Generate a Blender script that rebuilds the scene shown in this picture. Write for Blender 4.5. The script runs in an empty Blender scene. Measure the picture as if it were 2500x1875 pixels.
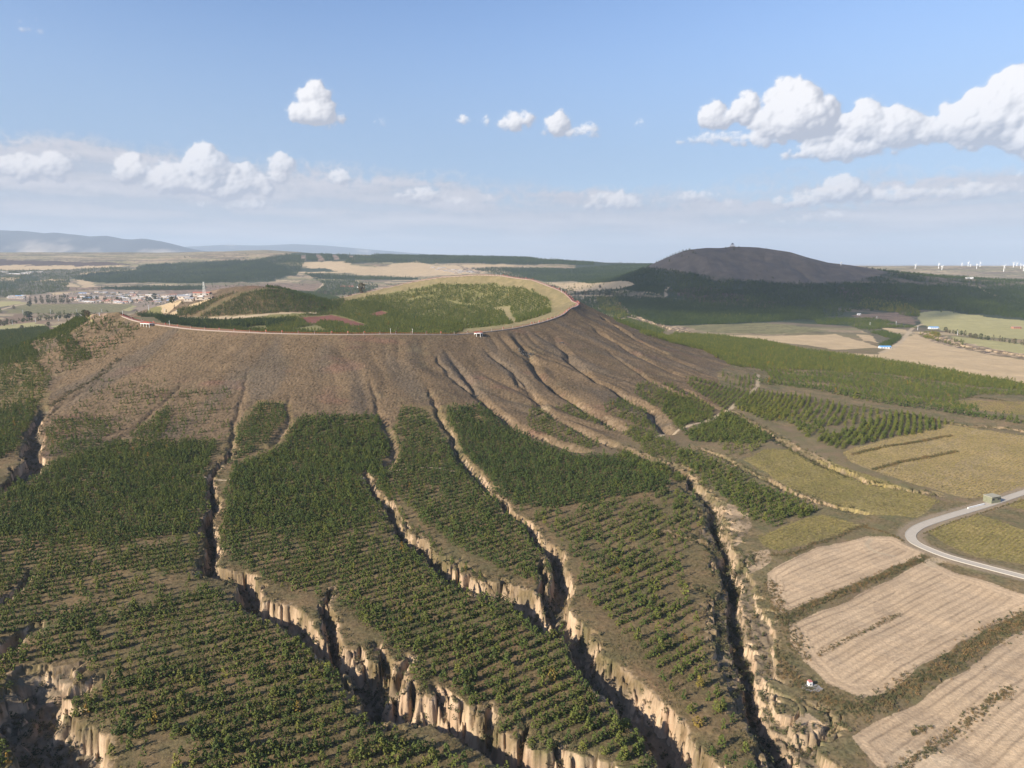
import bpy, math, random
import numpy as np
from mathutils import Vector
S = bpy.context.scene
# ------------------------------------------------------------------ camera, sun, sky, exposure
CAMZ = 140.0; PITCH = math.radians(9.82); FPX = 1735.0
cam = bpy.data.cameras.new('camera'); camo = bpy.data.objects.new('camera', cam); S.collection.objects.link(camo)
camo.location = (0, 0, CAMZ); camo.rotation_euler = (math.radians(90) - PITCH, 0, 0)
cam.sensor_width = 36; cam.lens = 36 * FPX / 2500; cam.clip_start = 1; cam.clip_end = 150000
S.camera = camo
SUN_EL = math.radians(27); SUN_AZ = math.radians(235)      # azimuth clockwise from +Y
sun = bpy.data.lights.new('sun', 'SUN'); suno = bpy.data.objects.new('sun', sun); S.collection.objects.link(suno)
sun.energy = 4.1; sun.angle = math.radians(0.55); sun.color = (1.0, 0.90, 0.74)
sdir = Vector((math.sin(SUN_AZ) * math.cos(SUN_EL), math.cos(SUN_AZ) * math.cos(SUN_EL), math.sin(SUN_EL)))
suno.rotation_euler = sdir.to_track_quat('Z', 'Y').to_euler(); suno.location = (0, 0, 3000)
S.view_settings.view_transform = 'Standard'; S.view_settings.look = 'None'
S.view_settings.exposure = 1.2; S.view_settings.gamma = 1
S.cycles.use_denoising = True
S.cycles.max_bounces = 5; S.cycles.diffuse_bounces = 2; S.cycles.volume_bounces = 0; S.cycles.transparent_max_bounces = 16

def px_dir(u, v):
    r = (u - 1250) / FPX; p = (937.5 - v) / FPX
    return np.array([r, math.cos(PITCH) + p * math.sin(PITCH), p * math.cos(PITCH) - math.sin(PITCH)])

# ---- node helpers
class NT:
    def __init__(s, tree): s.t = tree; s.n = tree.nodes; s.l = tree.links
    def new(s, typ, **kw):
        n = s.n.new(typ)
        for k, v in kw.items(): setattr(n, k, v)
        return n
    def put(s, sock, v):
        if isinstance(v, bpy.types.NodeSocket): s.l.new(v, sock)
        else: sock.default_value = v
    def m(s, op, a, b=None, c=None, clamp=False):
        n = s.new('ShaderNodeMath', operation=op, use_clamp=clamp); s.put(n.inputs[0], a)
        if b is not None: s.put(n.inputs[1], b)
        if c is not None: s.put(n.inputs[2], c)
        return n.outputs[0]
    def noise(s, vec, scale, detail=5, rough=.55, dist=0, dim='3D', lac=2.0):
        n = s.new('ShaderNodeTexNoise', noise_dimensions=dim)
        if vec is not None: s.l.new(vec, n.inputs['Vector'])
        n.inputs['Scale'].default_value = scale; n.inputs['Detail'].default_value = detail
        n.inputs['Roughness'].default_value = rough; n.inputs['Distortion'].default_value = dist
        n.inputs['Lacunarity'].default_value = lac
        return n
    def ss(s, x, a, b):
        n = s.new('ShaderNodeMapRange', interpolation_type='SMOOTHSTEP')
        s.put(n.inputs[0], x); n.inputs[1].default_value = a; n.inputs[2].default_value = b
        n.inputs[3].default_value = 0; n.inputs[4].default_value = 1
        return n.outputs[0]
    def mix(s, f, a, b, typ='MIX'):
        n = s.new('ShaderNodeMix', data_type='RGBA', blend_type=typ)
        s.put(n.inputs[0], f)
        for k, v in ((6, a), (7, b)):
            if isinstance(v, tuple) and len(v) == 3: v = v + (1,)
            s.put(n.inputs[k], v)
        return n.outputs[2]

# ---- world: sky texture with procedural cumulus at infinity
W = bpy.data.worlds.new('World'); S.world = W; W.use_nodes = True
w = NT(W.node_tree); w.n.clear()
sky = w.new('ShaderNodeTexSky', sky_type='NISHITA', sun_disc=False)
sky.sun_elevation = SUN_EL; sky.sun_rotation = SUN_AZ; sky.altitude = 1200; sky.air_density = 1.0; sky.dust_density = .7; sky.ozone_density = 1.5
CL = []
def cloud(u, v, wu, hv, s=1.0):     # centre and half sizes measured on the photograph, turned into sky angles
    d = px_dir(u, v); az = math.degrees(math.atan2(d[0], d[1])); el = math.degrees(math.atan2(d[2], math.hypot(d[0], d[1])))
    CL.append((az, el, wu / FPX * 57.3 / (1 + 0.6 * ((u - 1250) / FPX) ** 2), hv / FPX * 57.3, s))
for c in [(768, 235, 42, 30, 1.15), (772, 275, 60, 32, 1.2), (800, 300, 40, 14, .7), (1130, 294, 34, 12, .62), (1187, 298, 9, 16, .45),
          (1255, 302, 42, 24, .85), (1285, 292, 26, 22, .7), (1365, 305, 36, 30, .95), (1395, 325, 62, 16, .9), (1440, 318, 22, 20, .7), (1567, 303, 15, 12, .7),
          (1745, 285, 50, 34, .8), (1822, 262, 26, 40, .75), (1890, 300, 48, 42, .9), (1930, 235, 70, 36, 1.0), (1960, 285, 80, 55, 1.25), (1760, 338, 110, 16, .7), (1870, 340, 95, 22, .85),
          (2010, 325, 70, 30, .9), (2110, 300, 60, 40, 1.1), (2190, 315, 100, 40, 1.1), (2060, 365, 130, 30, .95), (2270, 325, 110, 32, .9), (2110, 240, 26, 12, .55),
          (2400, 290, 90, 55, 1.1), (2480, 265, 90, 70, 1.2), (2440, 335, 140, 36, .9), (2600, 300, 140, 90, 1.1),
          (60, 412, 110, 34, .75), (130, 405, 60, 30, .7), (180, 385, 22, 12, .5), (325, 418, 50, 34, .9), (420, 440, 60, 36, 1.0), (505, 412, 70, 46, 1.25), (540, 450, 120, 40, 1.05),
          (600, 440, 60, 40, .7), (690, 400, 38, 26, .95), (685, 430, 24, 28, .6), (830, 435, 34, 22, .8), (1035, 478, 70, 24, .7), (1190, 488, 30, 12, .7), (1120, 495, 80, 16, .5),
          (1500, 495, 110, 28, .55), (1700, 482, 90, 18, .65), (1780, 500, 50, 12, .45), (2060, 465, 70, 32, 1.05), (1960, 492, 90, 22, .8), (2190, 478, 120, 22, .75), (2380, 468, 160, 22, .6), (2500, 430, 40, 14, .5),
          (1950, 540, 90, 16, .4), (1800, 545, 50, 14, .35), (2050, 530, 120, 16, .35), (590, 500, 120, 20, .5), (95, 48, 16, 9, .4), (55, 68, 18, 12, .4), (100, 76, 9, 8, .5), (930, 298, 20, 12, .4)]: cloud(*c)
skc = w.new('ShaderNodeVectorMath', operation='MULTIPLY'); w.l.new(sky.outputs[0], skc.inputs[0]); skc.inputs[1].default_value = (.97, 1.0, 1.10)
bg = w.new('ShaderNodeBackground'); w.l.new(skc.outputs[0], bg.inputs[0]); bg.inputs[1].default_value = .078
wo = w.new('ShaderNodeOutputWorld'); w.l.new(bg.outputs[0], wo.inputs[0])

# ------------------------------------------------------------------ numpy noise
rng = np.random.default_rng(7); random.seed(7)
_P = rng.permutation(4096).astype(np.int32); _P = np.concatenate([_P, _P]); _GA = rng.random(4096) * 2 * np.pi
_GX = np.cos(_GA).astype(np.float32); _GY = np.sin(_GA).astype(np.float32)
def perlin(x, y, seed=0):
    x = np.asarray(x, np.float64) + seed * 17.13; y = np.asarray(y, np.float64) + seed * 31.7
    xi = np.floor(x); yi = np.floor(y); fx = (x - xi).astype(np.float32); fy = (y - yi).astype(np.float32)
    xi = xi.astype(np.int64) & 4095; yi = yi.astype(np.int64) & 4095; x1 = (xi + 1) & 4095; y1 = (yi + 1) & 4095
    a = _P[_P[xi] + yi]; b = _P[_P[x1] + yi]; c = _P[_P[xi] + y1]; d = _P[_P[x1] + y1]
    u = fx * fx * fx * (fx * (fx * 6 - 15) + 10); v = fy * fy * fy * (fy * (fy * 6 - 15) + 10)
    n00 = _GX[a] * fx + _GY[a] * fy; n10 = _GX[b] * (fx - 1) + _GY[b] * fy
    n01 = _GX[c] * fx + _GY[c] * (fy - 1); n11 = _GX[d] * (fx - 1) + _GY[d] * (fy - 1)
    p = n00 + u * (n10 - n00); q = n01 + u * (n11 - n01)
    return (p + v * (q - p)) * 1.5
def fbm(x, y, o=4, seed=0, g=.5):
    s = 0; a = 1; t = 0
    for k in range(o): s = s + a * perlin(x * 2 ** k, y * 2 ** k, seed + k); t += a; a *= g
    return s / t
def sst(a, b, x): t = np.clip((x - a) / (b - a), 0, 1); return t * t * (3 - 2 * t)

# ------------------------------------------------------------------ frames the photograph was measured in (zoomed crops) -> 2500 px
FR = {'F': (0, 0, 1.1302), 'A': (0, 550, .3797), 'B': (830, 550, .3797), 'C': (1660, 550, .3797), 'D': (0, 1150, .4371), 'E': (800, 1150, .4371),
      'G': (1600, 1150, .4371), 'H': (0, 560, .226), 'I': (500, 600, .226), 'J': (950, 600, .226), 'K': (1400, 580, .226), 'L': (2050, 600, .2034), 'M': (0, 1300, .3466), 'N': (0, 1000, .3165)}
def fpx(fr, pts):
    x0, y0, s = FR[fr]; p = np.array(pts, float).reshape(-1, 2); return np.stack([x0 + p[:, 0] * s, y0 + p[:, 1] * s], 1)
def pdirs(P):
    r = (P[:, 0] - 1250) / FPX; p = (937.5 - P[:, 1]) / FPX
    return np.stack([r, math.cos(PITCH) + p * math.sin(PITCH), p * math.cos(PITCH) - math.sin(PITCH)], 1)

# ------------------------------------------------------------------ terrain
CX, CY, CR = -223.0, 975.0, 311.0
def rim_setup():
    near = [(291, 761), (295, 767), (313, 778), (358, 788), (412, 796), (466, 803), (568, 809), (703, 814), (839, 816), (950, 815), (1050, 816), (1124, 816), (1176, 811), (1244, 803), (1289, 794), (1334, 783), (1373, 768), (1390, 752)]
    far = [(1396, 736), (1391, 729), (1373, 713), (1334, 697), (1296, 683), (1250, 678), (1223, 673), (1165, 671), (1074, 677), (1009, 688), (950, 701), (890, 714), (830, 728)]
    out = []
    for L, far_ in ((near, 0), (far, 1)):
        for u, v in L:
            d = px_dir(u, v); h = math.hypot(d[0], d[1]); dx, dy = d[0] / h, d[1] / h; sl = d[2] / h
            b = dx * CX + dy * CY; c = CX * CX + CY * CY - CR * CR; q = b * b - c
            r = b if q <= 0 else (b + math.sqrt(q) if far_ else b - math.sqrt(q))
            x, y = r * dx, r * dy; out.append((math.atan2(y - CY, x - CX), CAMZ + r * sl))
    out.sort(); th = np.array([o[0] for o in out]); zz = np.array([o[1] for o in out])
    # breach on the far left side
    bt = np.array([2.1, 2.4, 2.7, 2.95]); bz = np.array([66, 56, 54, 60.])
    th = np.concatenate([th, bt]); zz = np.concatenate([zz, bz]); o = np.argsort(th); return th[o], zz[o]
RT, RZ = rim_setup()
def rimz(t): return np.interp(t, np.concatenate([RT - 2 * np.pi, RT, RT + 2 * np.pi]), np.concatenate([RZ] * 3))
def sil(pts, Y):
    P = np.array(pts, float); d = pdirs(P); return d[:, 0] / d[:, 1] * Y, CAMZ + d[:, 2] / d[:, 1] * Y
HX, HZ = sil([(1050, 660), (1300, 655), (1450, 648), (1594, 642), (1640, 624), (1684, 611), (1725, 606.5), (1763, 606.5), (1790, 603), (1850, 605), (1921, 616), (1965, 630), (2012, 643), (2060, 648), (2110, 656), (2147, 664), (2260, 675), (2380, 682), (2500, 688), (2700, 700)], 2770)
RX2, RZ2 = sil([(250, 650), (400, 647), (560, 639), (640, 630), (700, 625), (780, 621), (900, 622), (1000, 626), (1150, 627), (1300, 631), (1480, 641), (1650, 645), (1900, 650)], 5300)
MX, MZ = sil([(-500, 560), (-200, 572), (0, 568), (60, 570), (110, 575), (135, 573), (176, 577), (217, 582), (260, 581), (294, 587), (325, 589), (352, 587), (384, 592), (425, 602), (470, 612), (520, 622), (600, 634), (700, 641)], 16000)
NX, NZ = sil([(380, 612), (440, 604), (560, 598), (640, 600), (723, 596), (800, 600), (904, 609), (1000, 617), (1100, 626), (1250, 636), (1400, 641)], 26000)
def smooth_z(x, y):
    rho = np.hypot(x - CX, y - CY); t = np.arctan2(y - CY, x - CX); rz = rimz(t); s = rho - CR
    tr = np.clip((np.cos(t + .25) + 1) / 2, 0, 1)
    L = 175 + 85 * tr
    foot = 24.0
    apron = foot * np.exp(-np.maximum(s, 0) / 330)
    gg = np.clip(1 - np.maximum(s, 0) / L, 0, 1) ** 1.75
    zo = apron + (rz - foot) * gg
    # crater bowl
    q = np.clip(rho / CR, 0, 1)
    floor = 47 + .020 * (y - CY) + .015 * (x - CX)
    zi = floor + (rz - floor) * q ** 3.2
    m = np.exp(-(((x + 520) / 150) ** 2 + ((y - 1215) / 95) ** 2))
    z = np.where(s < 0, zi, zo)
    z = np.maximum(z, np.where(np.hypot((x + 520) / 260, (y - 1200) / 190) < 1.6, 38 + 60 * np.exp(-(((x + 452) / 170) ** 2 + ((y - 1235) / 105) ** 2)) - 0.13 * np.maximum(np.hypot(x + 452, y - 1235) - 170, 0), -50))
    # temple hill
    hz = np.interp(x, HX, HZ)
    cap = np.interp(x, HX, np.minimum(HZ, 118))
    by = np.exp(-((y - 2770) / np.where(y < 2770, 520., 900.)) ** 2)
    bs = np.exp(-(np.abs(y - 2770) / np.where(y < 2770, 330., 700.)) ** 1.7)
    fade = sst(200, 700, x)
    z = z + fade * (cap * by + (hz - cap) * bs)
    # broad far ridge
    z = z + np.interp(x, RX2, np.maximum(RZ2, 0)) * np.exp(-((y - 5300) / np.where(y < 5300, 1250., 2500.)) ** 2) * (1 - .0 * fade)
    z = z + 152 * sst(-1200, -2300, x) * sst(3900, 7200, y) * (1 - sst(9000, 11000, y)) 
    # mountains
    rg = 1 - np.abs(fbm(x / 2100, y / 3000, 5, 31)) * 1.9
    mz = np.interp(x, MX, np.maximum(MZ, 0) * 1.07, right=0)
    a = np.exp(-(np.abs(y - 16000) / np.where(y < 16000, 2300., 3500.)) ** 1.5); z = z + mz * a * (1 - (1 - a) * .75 * (1 - rg)) 
    nz = np.interp(x, NX, np.maximum(NZ, 0), left=0, right=0); z = z + nz * np.exp(-((y - 26000) / 3500) ** 2)
    return z
def unproject(P):
    d = pdirs(np.asarray(P, float)); n = len(d); hor = np.hypot(d[:, 0], d[:, 1]); d = d / hor[:, None]
    rs = 60 * np.exp(np.arange(0, 2600) * .0024)
    out = np.zeros((n, 2))
    for i in range(n):
        x = d[i, 0] * rs; y = d[i, 1] * rs; zr = CAMZ + d[i, 2] * rs; zt = smooth_z(x, y); b = np.nonzero(zr < zt)[0]
        k = b[0] if len(b) else len(rs) - 1
        if k > 0 and len(b):
            a0 = zr[k - 1] - zt[k - 1]; a1 = zr[k] - zt[k]; f = a0 / (a0 - a1); r = rs[k - 1] + f * (rs[k] - rs[k - 1])
        else: r = rs[k]
        out[i] = d[i, 0] * r, d[i, 1] * r
    return out
def wpts(fr, pts): return unproject(fpx(fr, pts))

# gullies: frame, points, half width (start,end), depth (start,end), notch size, wall sharpness
GUL = [
 ('N', [(1790, 300), (1740, 400), (1660, 470), (1620, 560), (1635, 650), (1640, 760), (1600, 870), (1610, 990), (1640, 1090), (1600, 1200)], (3.5, 6.5), (6, 13), 2.8),
 ('D', [(1155, 500), (1160, 570), (1240, 600), (1330, 620), (1480, 730), (1620, 830), (1740, 930), (1870, 1020), (2000, 1110), (2100, 1200)], (6, 10), (12, 17), 3.2),
 ('E', [(120, 1050), (230, 1190), (300, 1290), (450, 1310), (620, 1325), (800, 1395), (950, 1480), (1150, 1560), (1350, 1640), (1550, 1750)], (10, 11.5), (17, 19), 5.0),
 ('D', [(1850, 660), (1825, 750), (1845, 850), (1870, 980)], (2, 6), (6, 15), 1.5),
 ('E', [(190, 20), (260, 110), (340, 220), (385, 270), (490, 400), (620, 510), (770, 620), (890, 665), (1030, 700), (1130, 770), (1260, 860)], (3.5, 9.5), (4, 16), 3.8),
 ('E', [(830, 10), (880, 60), (930, 130), (965, 195), (1010, 235), (1150, 330), (1240, 420), (1305, 500), (1310, 620), (1300, 740), (1340, 860), (1420, 970), (1500, 1060), (1560, 1150), (1640, 1245), (1750, 1340), (1880, 1410), (1960, 1500), (2060, 1620), (2150, 1720)], (3, 11), (4, 20), 3.2),
 ('F', [(1330, 962), (1390, 985), (1450, 1005), (1500, 1040), (1540, 1090), (1562, 1150), (1575, 1240), (1590, 1330), (1612, 1450), (1645, 1530), (1700, 1600), (1760, 1680)], (4, 8.5), (4, 16), 3.4),
 ('C', [(330, 1190), (420, 1250), (600, 1350), (700, 1410), (800, 1460), (950, 1540), (1100, 1600), (1220, 1650), (1350, 1680), (1500, 1710), (1640, 1725)], (3, 5), (4, 6), 3.0),
 ('C', [(130, 1440), (250, 1480), (400, 1560), (560, 1640), (760, 1730), (960, 1800), (1180, 1850)], (3, 4), (4, 4), 2.4),
 ('C', [(1110, 1160), (1300, 1192), (1500, 1225), (1700, 1262), (1850, 1290), (2050, 1300), (2250, 1330)], (2, 3.5), (2, 4), 2),
 ('C', [(1560, 1150), (1800, 1200), (2000, 1228), (2220, 1262)], (2, 2.5), (2, 3), 2),
 ('C', [(1030, 915), (1200, 960), (1500, 990), (1690, 1022)], (2, 2), (2, 2), 2),
 ('C', [(640, 930), (990, 962), (1250, 1002), (1420, 1015)], (2, 2), (2, 2), 2),
 ('C', [(1700, 1105), (1900, 1110), (2080, 1130)], (2, 2), (2, 2), 2),
 ('N', [(345, -20), (310, 130), (260, 230), (245, 330), (265, 400), (200, 480), (100, 560), (-20, 620)], (6, 11), (7, 14), 3.5),
 ('A', [(700, 950), (560, 1060), (400, 1150), (300, 1230)], (3, 5), (1.5, 3.5), 1.25),
 ('A', [(760, 860), (600, 1000), (440, 1080), (330, 1160)], (3, 4), (1.5, 3), 1.5),
 ('A', [(1250, 930), (1100, 1100), (980, 1200), (860, 1310), (700, 1390), (560, 1430)], (2.5, 3.5), (1.5, 4), 1.25),
 ('M', [(350, 1010), (320, 1120), (330, 1230), (260, 1330), (330, 1430), (420, 1520), (400, 1640), (380, 1760)], (10, 17), (13, 17), 5.5),
 ('M', [(20, 1150), (80, 1300), (200, 1420), (330, 1520)], (8, 12), (11, 15), 4.5),
 ('M', [(600, 1030), (620, 1050)], (6.5, 6), (9, 10), .8), ('M', [(485, 1085), (500, 1105)], (6, 6), (8, 9), 1.0), ('M', [(215, 1010), (260, 1050)], (9, 9), (11, 12), 2.5),
 ('M', [(165, 690), (60, 790), (-30, 860)], (7, 8), (8, 10), 2.5),
 ('M', [(200, 240), (180, 340), (90, 430), (-20, 500)], (3, 4.5), (3, 5), 3),
 ('E', [(1850, 335), (1950, 372), (2059, 385), (2200, 420)], (1.6, 3), (2, 4), 2),
 ('G', [(180, 170), (300, 250), (385, 320)], (1.5, 3), (2, 5), 1.6), ('G', [(60, 345), (200, 385), (330, 430), (420, 475)], (1.5, 3), (2, 5), 1.8), ('G', [(290, 500), (400, 560), (455, 620)], (1.5, 3), (2, 6), 1.8), ('G', [(230, 640), (340, 700), (440, 800)], (1.5, 3), (2, 6), 1.8),
 ('G', [(260, 750), (380, 830), (470, 900)], (1.5, 3.5), (2, 6), 1.8), ('G', [(350, 870), (450, 960), (520, 1030)], (2, 3.5), (2, 7), 2), ('G', [(390, 1090), (500, 1170), (570, 1270)], (2, 4), (2, 7), 2), ('G', [(560, 1440), (630, 1490), (720, 1570), (820, 1640)], (3, 5), (5, 9), 2.4),
 ('G', [(880, 1290), (960, 1350), (1010, 1420), (900, 1450), (800, 1490)], (2, 4.5), (2, 8), 2.4), ('G', [(560, 470), (500, 520), (470, 560)], (2, 3), (2, 5), 2), ('E', [(1830, 1500), (1850, 1560), (1880, 1700)], (2, 3), (2, 5), 2),
 ('E', [(590, 1180), (650, 1260), (660, 1330)], (2, 4), (5, 15), 1.6), ('E', [(480, 1200), (500, 1290), (480, 1340)], (2, 3.5), (5, 14), 1.6), ('E', [(890, 1290), (910, 1350), (880, 1420)], (2.5, 4), (5, 15), 1.6), ('E', [(270, 970), (330, 1070), (300, 1180)], (2.5, 4), (4, 15), 1.8), ('E', [(980, 600), (1020, 660), (1030, 720)], (1.5, 3), (4, 12), 1.5), ('E', [(1190, 500), (1210, 570), (1195, 660), (1250, 720)], (2.5, 4), (5, 13), 1.6),
 ('E', [(430, 1020), (480, 1040), (420, 1100), (400, 1180)], (2, 3.5), (3, 12), 1.8), ('E', [(1270, 1490), (1290, 1560), (1280, 1620)], (2, 3.5), (5, 15), 1.5), ('E', [(1090, 1420), (1100, 1490), (1080, 1540)], (1.5, 3), (4, 14), 1.4),
 ('F', [(1475, 1040), (1530, 1090), (1556, 1150), (1570, 1240), (1588, 1330), (1608, 1450), (1640, 1530), (1700, 1600), (1760, 1680)], (7, 15), (2.5, 6.5), 6.5), ('C', [(420, 1255), (600, 1355), (700, 1412), (800, 1465), (950, 1545), (1100, 1605)], (6, 8), (2, 3), 4.5), ('F', [(1330, 962), (1390, 985), (1450, 1005), (1500, 1035)], (7, 8), (2.5, 3), 4.5),
 # cone furrows
 ('B', [(1100, 680), (1150, 740), (1210, 830), (1260, 930), (1340, 1010), (1450, 1090), (1560, 1160), (1700, 1230), (1800, 1300)], (6, 8), (4, 6.5), 1.2),
 ('B', [(1060, 860), (1150, 1010), (1250, 1100), (1330, 1190), (1450, 1265), (1600, 1335), (1750, 1400)], (5, 6), (3, 5), 1.2),
 ('B', [(1340, 660), (1410, 760), (1480, 845), (1560, 920), (1660, 1000), (1760, 1050), (1860, 1105), (1980, 1165), (2050, 1230), (2110, 1330)], (6, 8), (3.5, 7), 1.2),
 ('B', [(1560, 600), (1640, 655), (1760, 735), (1900, 815), (2050, 900), (2212, 968)], (5, 7), (3.5, 5.5), 1.0),
 ('B', [(1620, 540), (1720, 610), (1850, 690), (1980, 760), (2090, 815)], (5, 6), (4, 5), 1.0),
 ('B', [(640, 760), (760, 900), (840, 1000), (900, 1090), (980, 1170), (1080, 1250), (1200, 1320), (1400, 1390), (1560, 1440)], (4, 6), (2.5, 6), 1.2),
 ('B', [(170, 900), (215, 1060), (250, 1180), (290, 1280), (340, 1370), (345, 1480), (290, 1570)], (2.5, 4.5), (1.5, 6), 1.25),
 ('B', [(540, 960), (590, 1100), (650, 1240), (720, 1340), (745, 1440), (800, 1520), (860, 1590), (950, 1680)], (2.5, 4.5), (1.5, 6), 1.25),
 ('B', [(560, 760), (640, 880), (720, 965), (860, 1070), (960, 1160), (1030, 1220)], (3, 4), (1.5, 3.5), 1.0),
 ('B', [(900, 760), (1000, 850), (1110, 930), (1200, 1030), (1290, 1140)], (4, 5), (2.5, 4), 1.0),
 ('B', [(1700, 780), (1800, 870), (1950, 960), (2100, 1040), (2212, 1090)], (3, 4), (2, 3), 1.0),
 ('A', [(1620, 850), (1590, 960), (1565, 1080), (1530, 1190), (1500, 1290), (1505, 1340), (1480, 1440)], (2, 3.6), (.5, 4.2), 1.25),
 ('A', [(1885, 1040), (1850, 1160), (1860, 1260), (1800, 1360), (1740, 1420), (1640, 1430)], (2.5, 4), (1.2, 5), 1.25),
 ('C', [(-60, 1010), (60, 1060), (200, 1150), (290, 1190)], (2.5, 3), (2, 2.5), 1),
 # far gullies
 ('C', [(1540, 690), (1700, 745), (1850, 785), (2050, 815), (2260, 850)], (16, 15), (7, 8), 8),
 ('K', [(430, 690), (520, 790), (650, 850), (760, 900), (950, 960), (1100, 1000), (1380, 1050)], (16, 7), (9, 5), 6),
 ('J', [(250, 350), (380, 352), (470, 335), (560, 318)], (22, 22), (16, 16), 10), ('J', [(730, 205), (800, 258), (1000, 290)], (20, 20), (10, 10), 10),
]
GW = []
for fr, pts, hw, dp, nt in GUL:
    P = wpts(fr, pts)
    # densify
    seg = np.hypot(*np.diff(P, axis=0).T); tt = np.concatenate([[0], np.cumsum(seg)]); tt /= tt[-1]
    GW.append((P, tt, hw, dp, nt))
def carve(x, y, furrow_only=False):
    shp = x.shape; x = x.ravel(); y = y.ravel()
    C = np.zeros(x.shape, np.float32); E = np.full(x.shape, 99., np.float32)      # carved depth, metres outside the edge
    near = np.nonzero((np.abs(np.arctan2(x, y)) < .9) & (np.hypot(x, y) < 3600) & (y > 60))[0]
    for gi_, (P, tt, hw, dp, nt) in enumerate(GW):
        mg = max(hw) + nt * 2.2 + 10; bx0, by0 = P.min(0) - mg; bx1, by1 = P.max(0) + mg
        xs = x[near]; ys = y[near]
        k = near[(xs > bx0) & (xs < bx1) & (ys > by0) & (ys < by1)]
        if not len(k): continue
        X = x[k]; Y = y[k]; sc = max(hw)
        Xw = X + perlin(X / (sc * 2.6), Y / (sc * 2.6), gi_ + 1) * sc * .45; Yw = Y + perlin(X / (sc * 2.6), Y / (sc * 2.6), gi_ + 77) * sc * .45
        best = np.full(len(k), 1e9); bt = np.zeros(len(k))
        for j in range(len(P) - 1):
            a = P[j]; b = P[j + 1]; ab = b - a; L2 = ab @ ab + 1e-9
            t = np.clip(((Xw - a[0]) * ab[0] + (Yw - a[1]) * ab[1]) / L2, 0, 1)
            d = np.hypot(Xw - a[0] - t * ab[0], Yw - a[1] - t * ab[1]); m = d < best
            best[m] = d[m]; bt[m] = tt[j] + t[m] * (tt[j + 1] - tt[j])
        kk = np.where(nt < 1.3, 1., .66); h = (hw[0] + (hw[1] - hw[0]) * bt) * kk; D = (dp[0] + (dp[1] - dp[0]) * bt) * np.where(nt < 1.3, 1., .62) * sst(-.02, .10, bt + .03)
        r1 = 1 - np.abs(perlin(X / (1.9 * nt + 1.5), Y / (1.9 * nt + 1.5), gi_ + 5)) * 2.0; r1 = np.clip(r1, 0, 1)
        r2 = 1 - np.abs(perlin(X / (.75 * nt + .8), Y / (.75 * nt + .8), gi_ + 9)) * 2.0; r2 = np.clip(r2, 0, 1)
        nm = np.clip(.55 + perlin(X / 55, Y / 55, gi_ + 40) * 1.3, .05, 1.25)
        h = h + nt * nm * (1.5 * r1 ** 4 - .3) + nt * .4 * (r2 ** 3 - .3)
        e = best - h
        if nt < 1.3:  # soft furrow on the cone
            D = D * np.where(X < -70, .55, 1.0)
            c = D * np.clip(1 - best / (h * 1.25), 0, 1) ** 1.25
            c = c * sst(0, .25, bt)
        else:
            rug = perlin(X / 2.3, Y / 2.3, gi_ + 60) * .8 + perlin(X / 1.05, Y / 1.05, gi_ + 61) * .4
            e = e + rug * 1.3 * sst(2.5, 0, np.abs(e + 1.2)); fs = np.clip(.55 + perlin(X / 24, Y / 24, gi_ + 62) * .6, .25, .8)
            wl = np.clip(D * .20, .5, 3.0) * (1.7 - fs)
            c = D * (fs * sst(0, 1, -e / wl) + (1 - fs) * np.clip(-e / np.maximum(h * .85, 1), 0, 1) ** .9)
            c = c + np.clip(c, 0, 1.5) * rug * .35
            soft = D * .32 * np.clip(1 - best / (h * 1.1 + .5), 0, 1) ** 1.25; sg = np.hypot(X - CX, Y - CY) - CR
            hd = sst(95, 190, sg); c = c * hd + soft * (1 - hd) * sst(0, .12, bt); e = np.where(hd < .35, np.maximum(e, .9), e)
            c = c + hd * .35 * D * .12 * np.clip(1 - np.maximum(e, 0) / 7, 0, 1) ** 2     # rounded shoulder
        C[k] = np.maximum(C[k], c); 
        if nt >= 1.3: E[k] = np.minimum(E[k], e)
        else: E[k] = np.minimum(E[k], np.where(c > 1.2, .9, 99))
    return C.reshape(shp), E.reshape(shp)
# roads flatten and tracks (world polylines)
def near_line(x, y, P):
    best = np.full(x.shape, 1e9)
    for j in range(len(P) - 1):
        a = P[j]; ab = P[j + 1] - a; t = np.clip(((x - a[0]) * ab[0] + (y - a[1]) * ab[1]) / (ab @ ab + 1e-9), 0, 1)
        best = np.minimum(best, np.hypot(x - a[0] - t * ab[0], y - a[1] - t * ab[1]))
    return best
def smooth_line(P, n=8):
    out = []
    Q = np.vstack([2 * P[0] - P[1], P, 2 * P[-1] - P[-2]])
    for i in range(1, len(Q) - 2):
        for t in np.linspace(0, 1, n, endpoint=False):
            out.append(.5 * ((2 * Q[i]) + (-Q[i - 1] + Q[i + 1]) * t + (2 * Q[i - 1] - 5 * Q[i] + 4 * Q[i + 1] - Q[i + 2]) * t * t + (-Q[i - 1] + 3 * Q[i] - 3 * Q[i + 1] + Q[i + 2]) * t ** 3))
    out.append(P[-1]); return np.array(out)
ROAD = smooth_line(wpts('G', [(2400, 10), (2059, 120), (1850, 190), (1650, 250), (1500, 300), (1440, 335), (1425, 365), (1450, 400), (1520, 435), (1640, 480), (1820, 530), (2059, 592), (2300, 650)]))
def flank_detail(x, y):
    rho = np.hypot(x - CX, y - CY); t = np.arctan2(y - CY, x - CX); s = rho - CR
    m = sst(0, 25, s) * (1 - sst(150, 320, s)); al = t * 380
    n = 1 - np.abs(perlin(al / 27 + 2.2 * fbm(x / 140, y / 140, 2, 3), s / 150, 11)) * 1.7
    n2 = perlin(al / 6.5, s / 60, 12)
    am = .16 + 1.1 * sst(-1.9, -.6, t) * (1 - sst(.8, 1.6, t))
    return m * (-1.9 * n * am + .18 * n2 * am)
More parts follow.
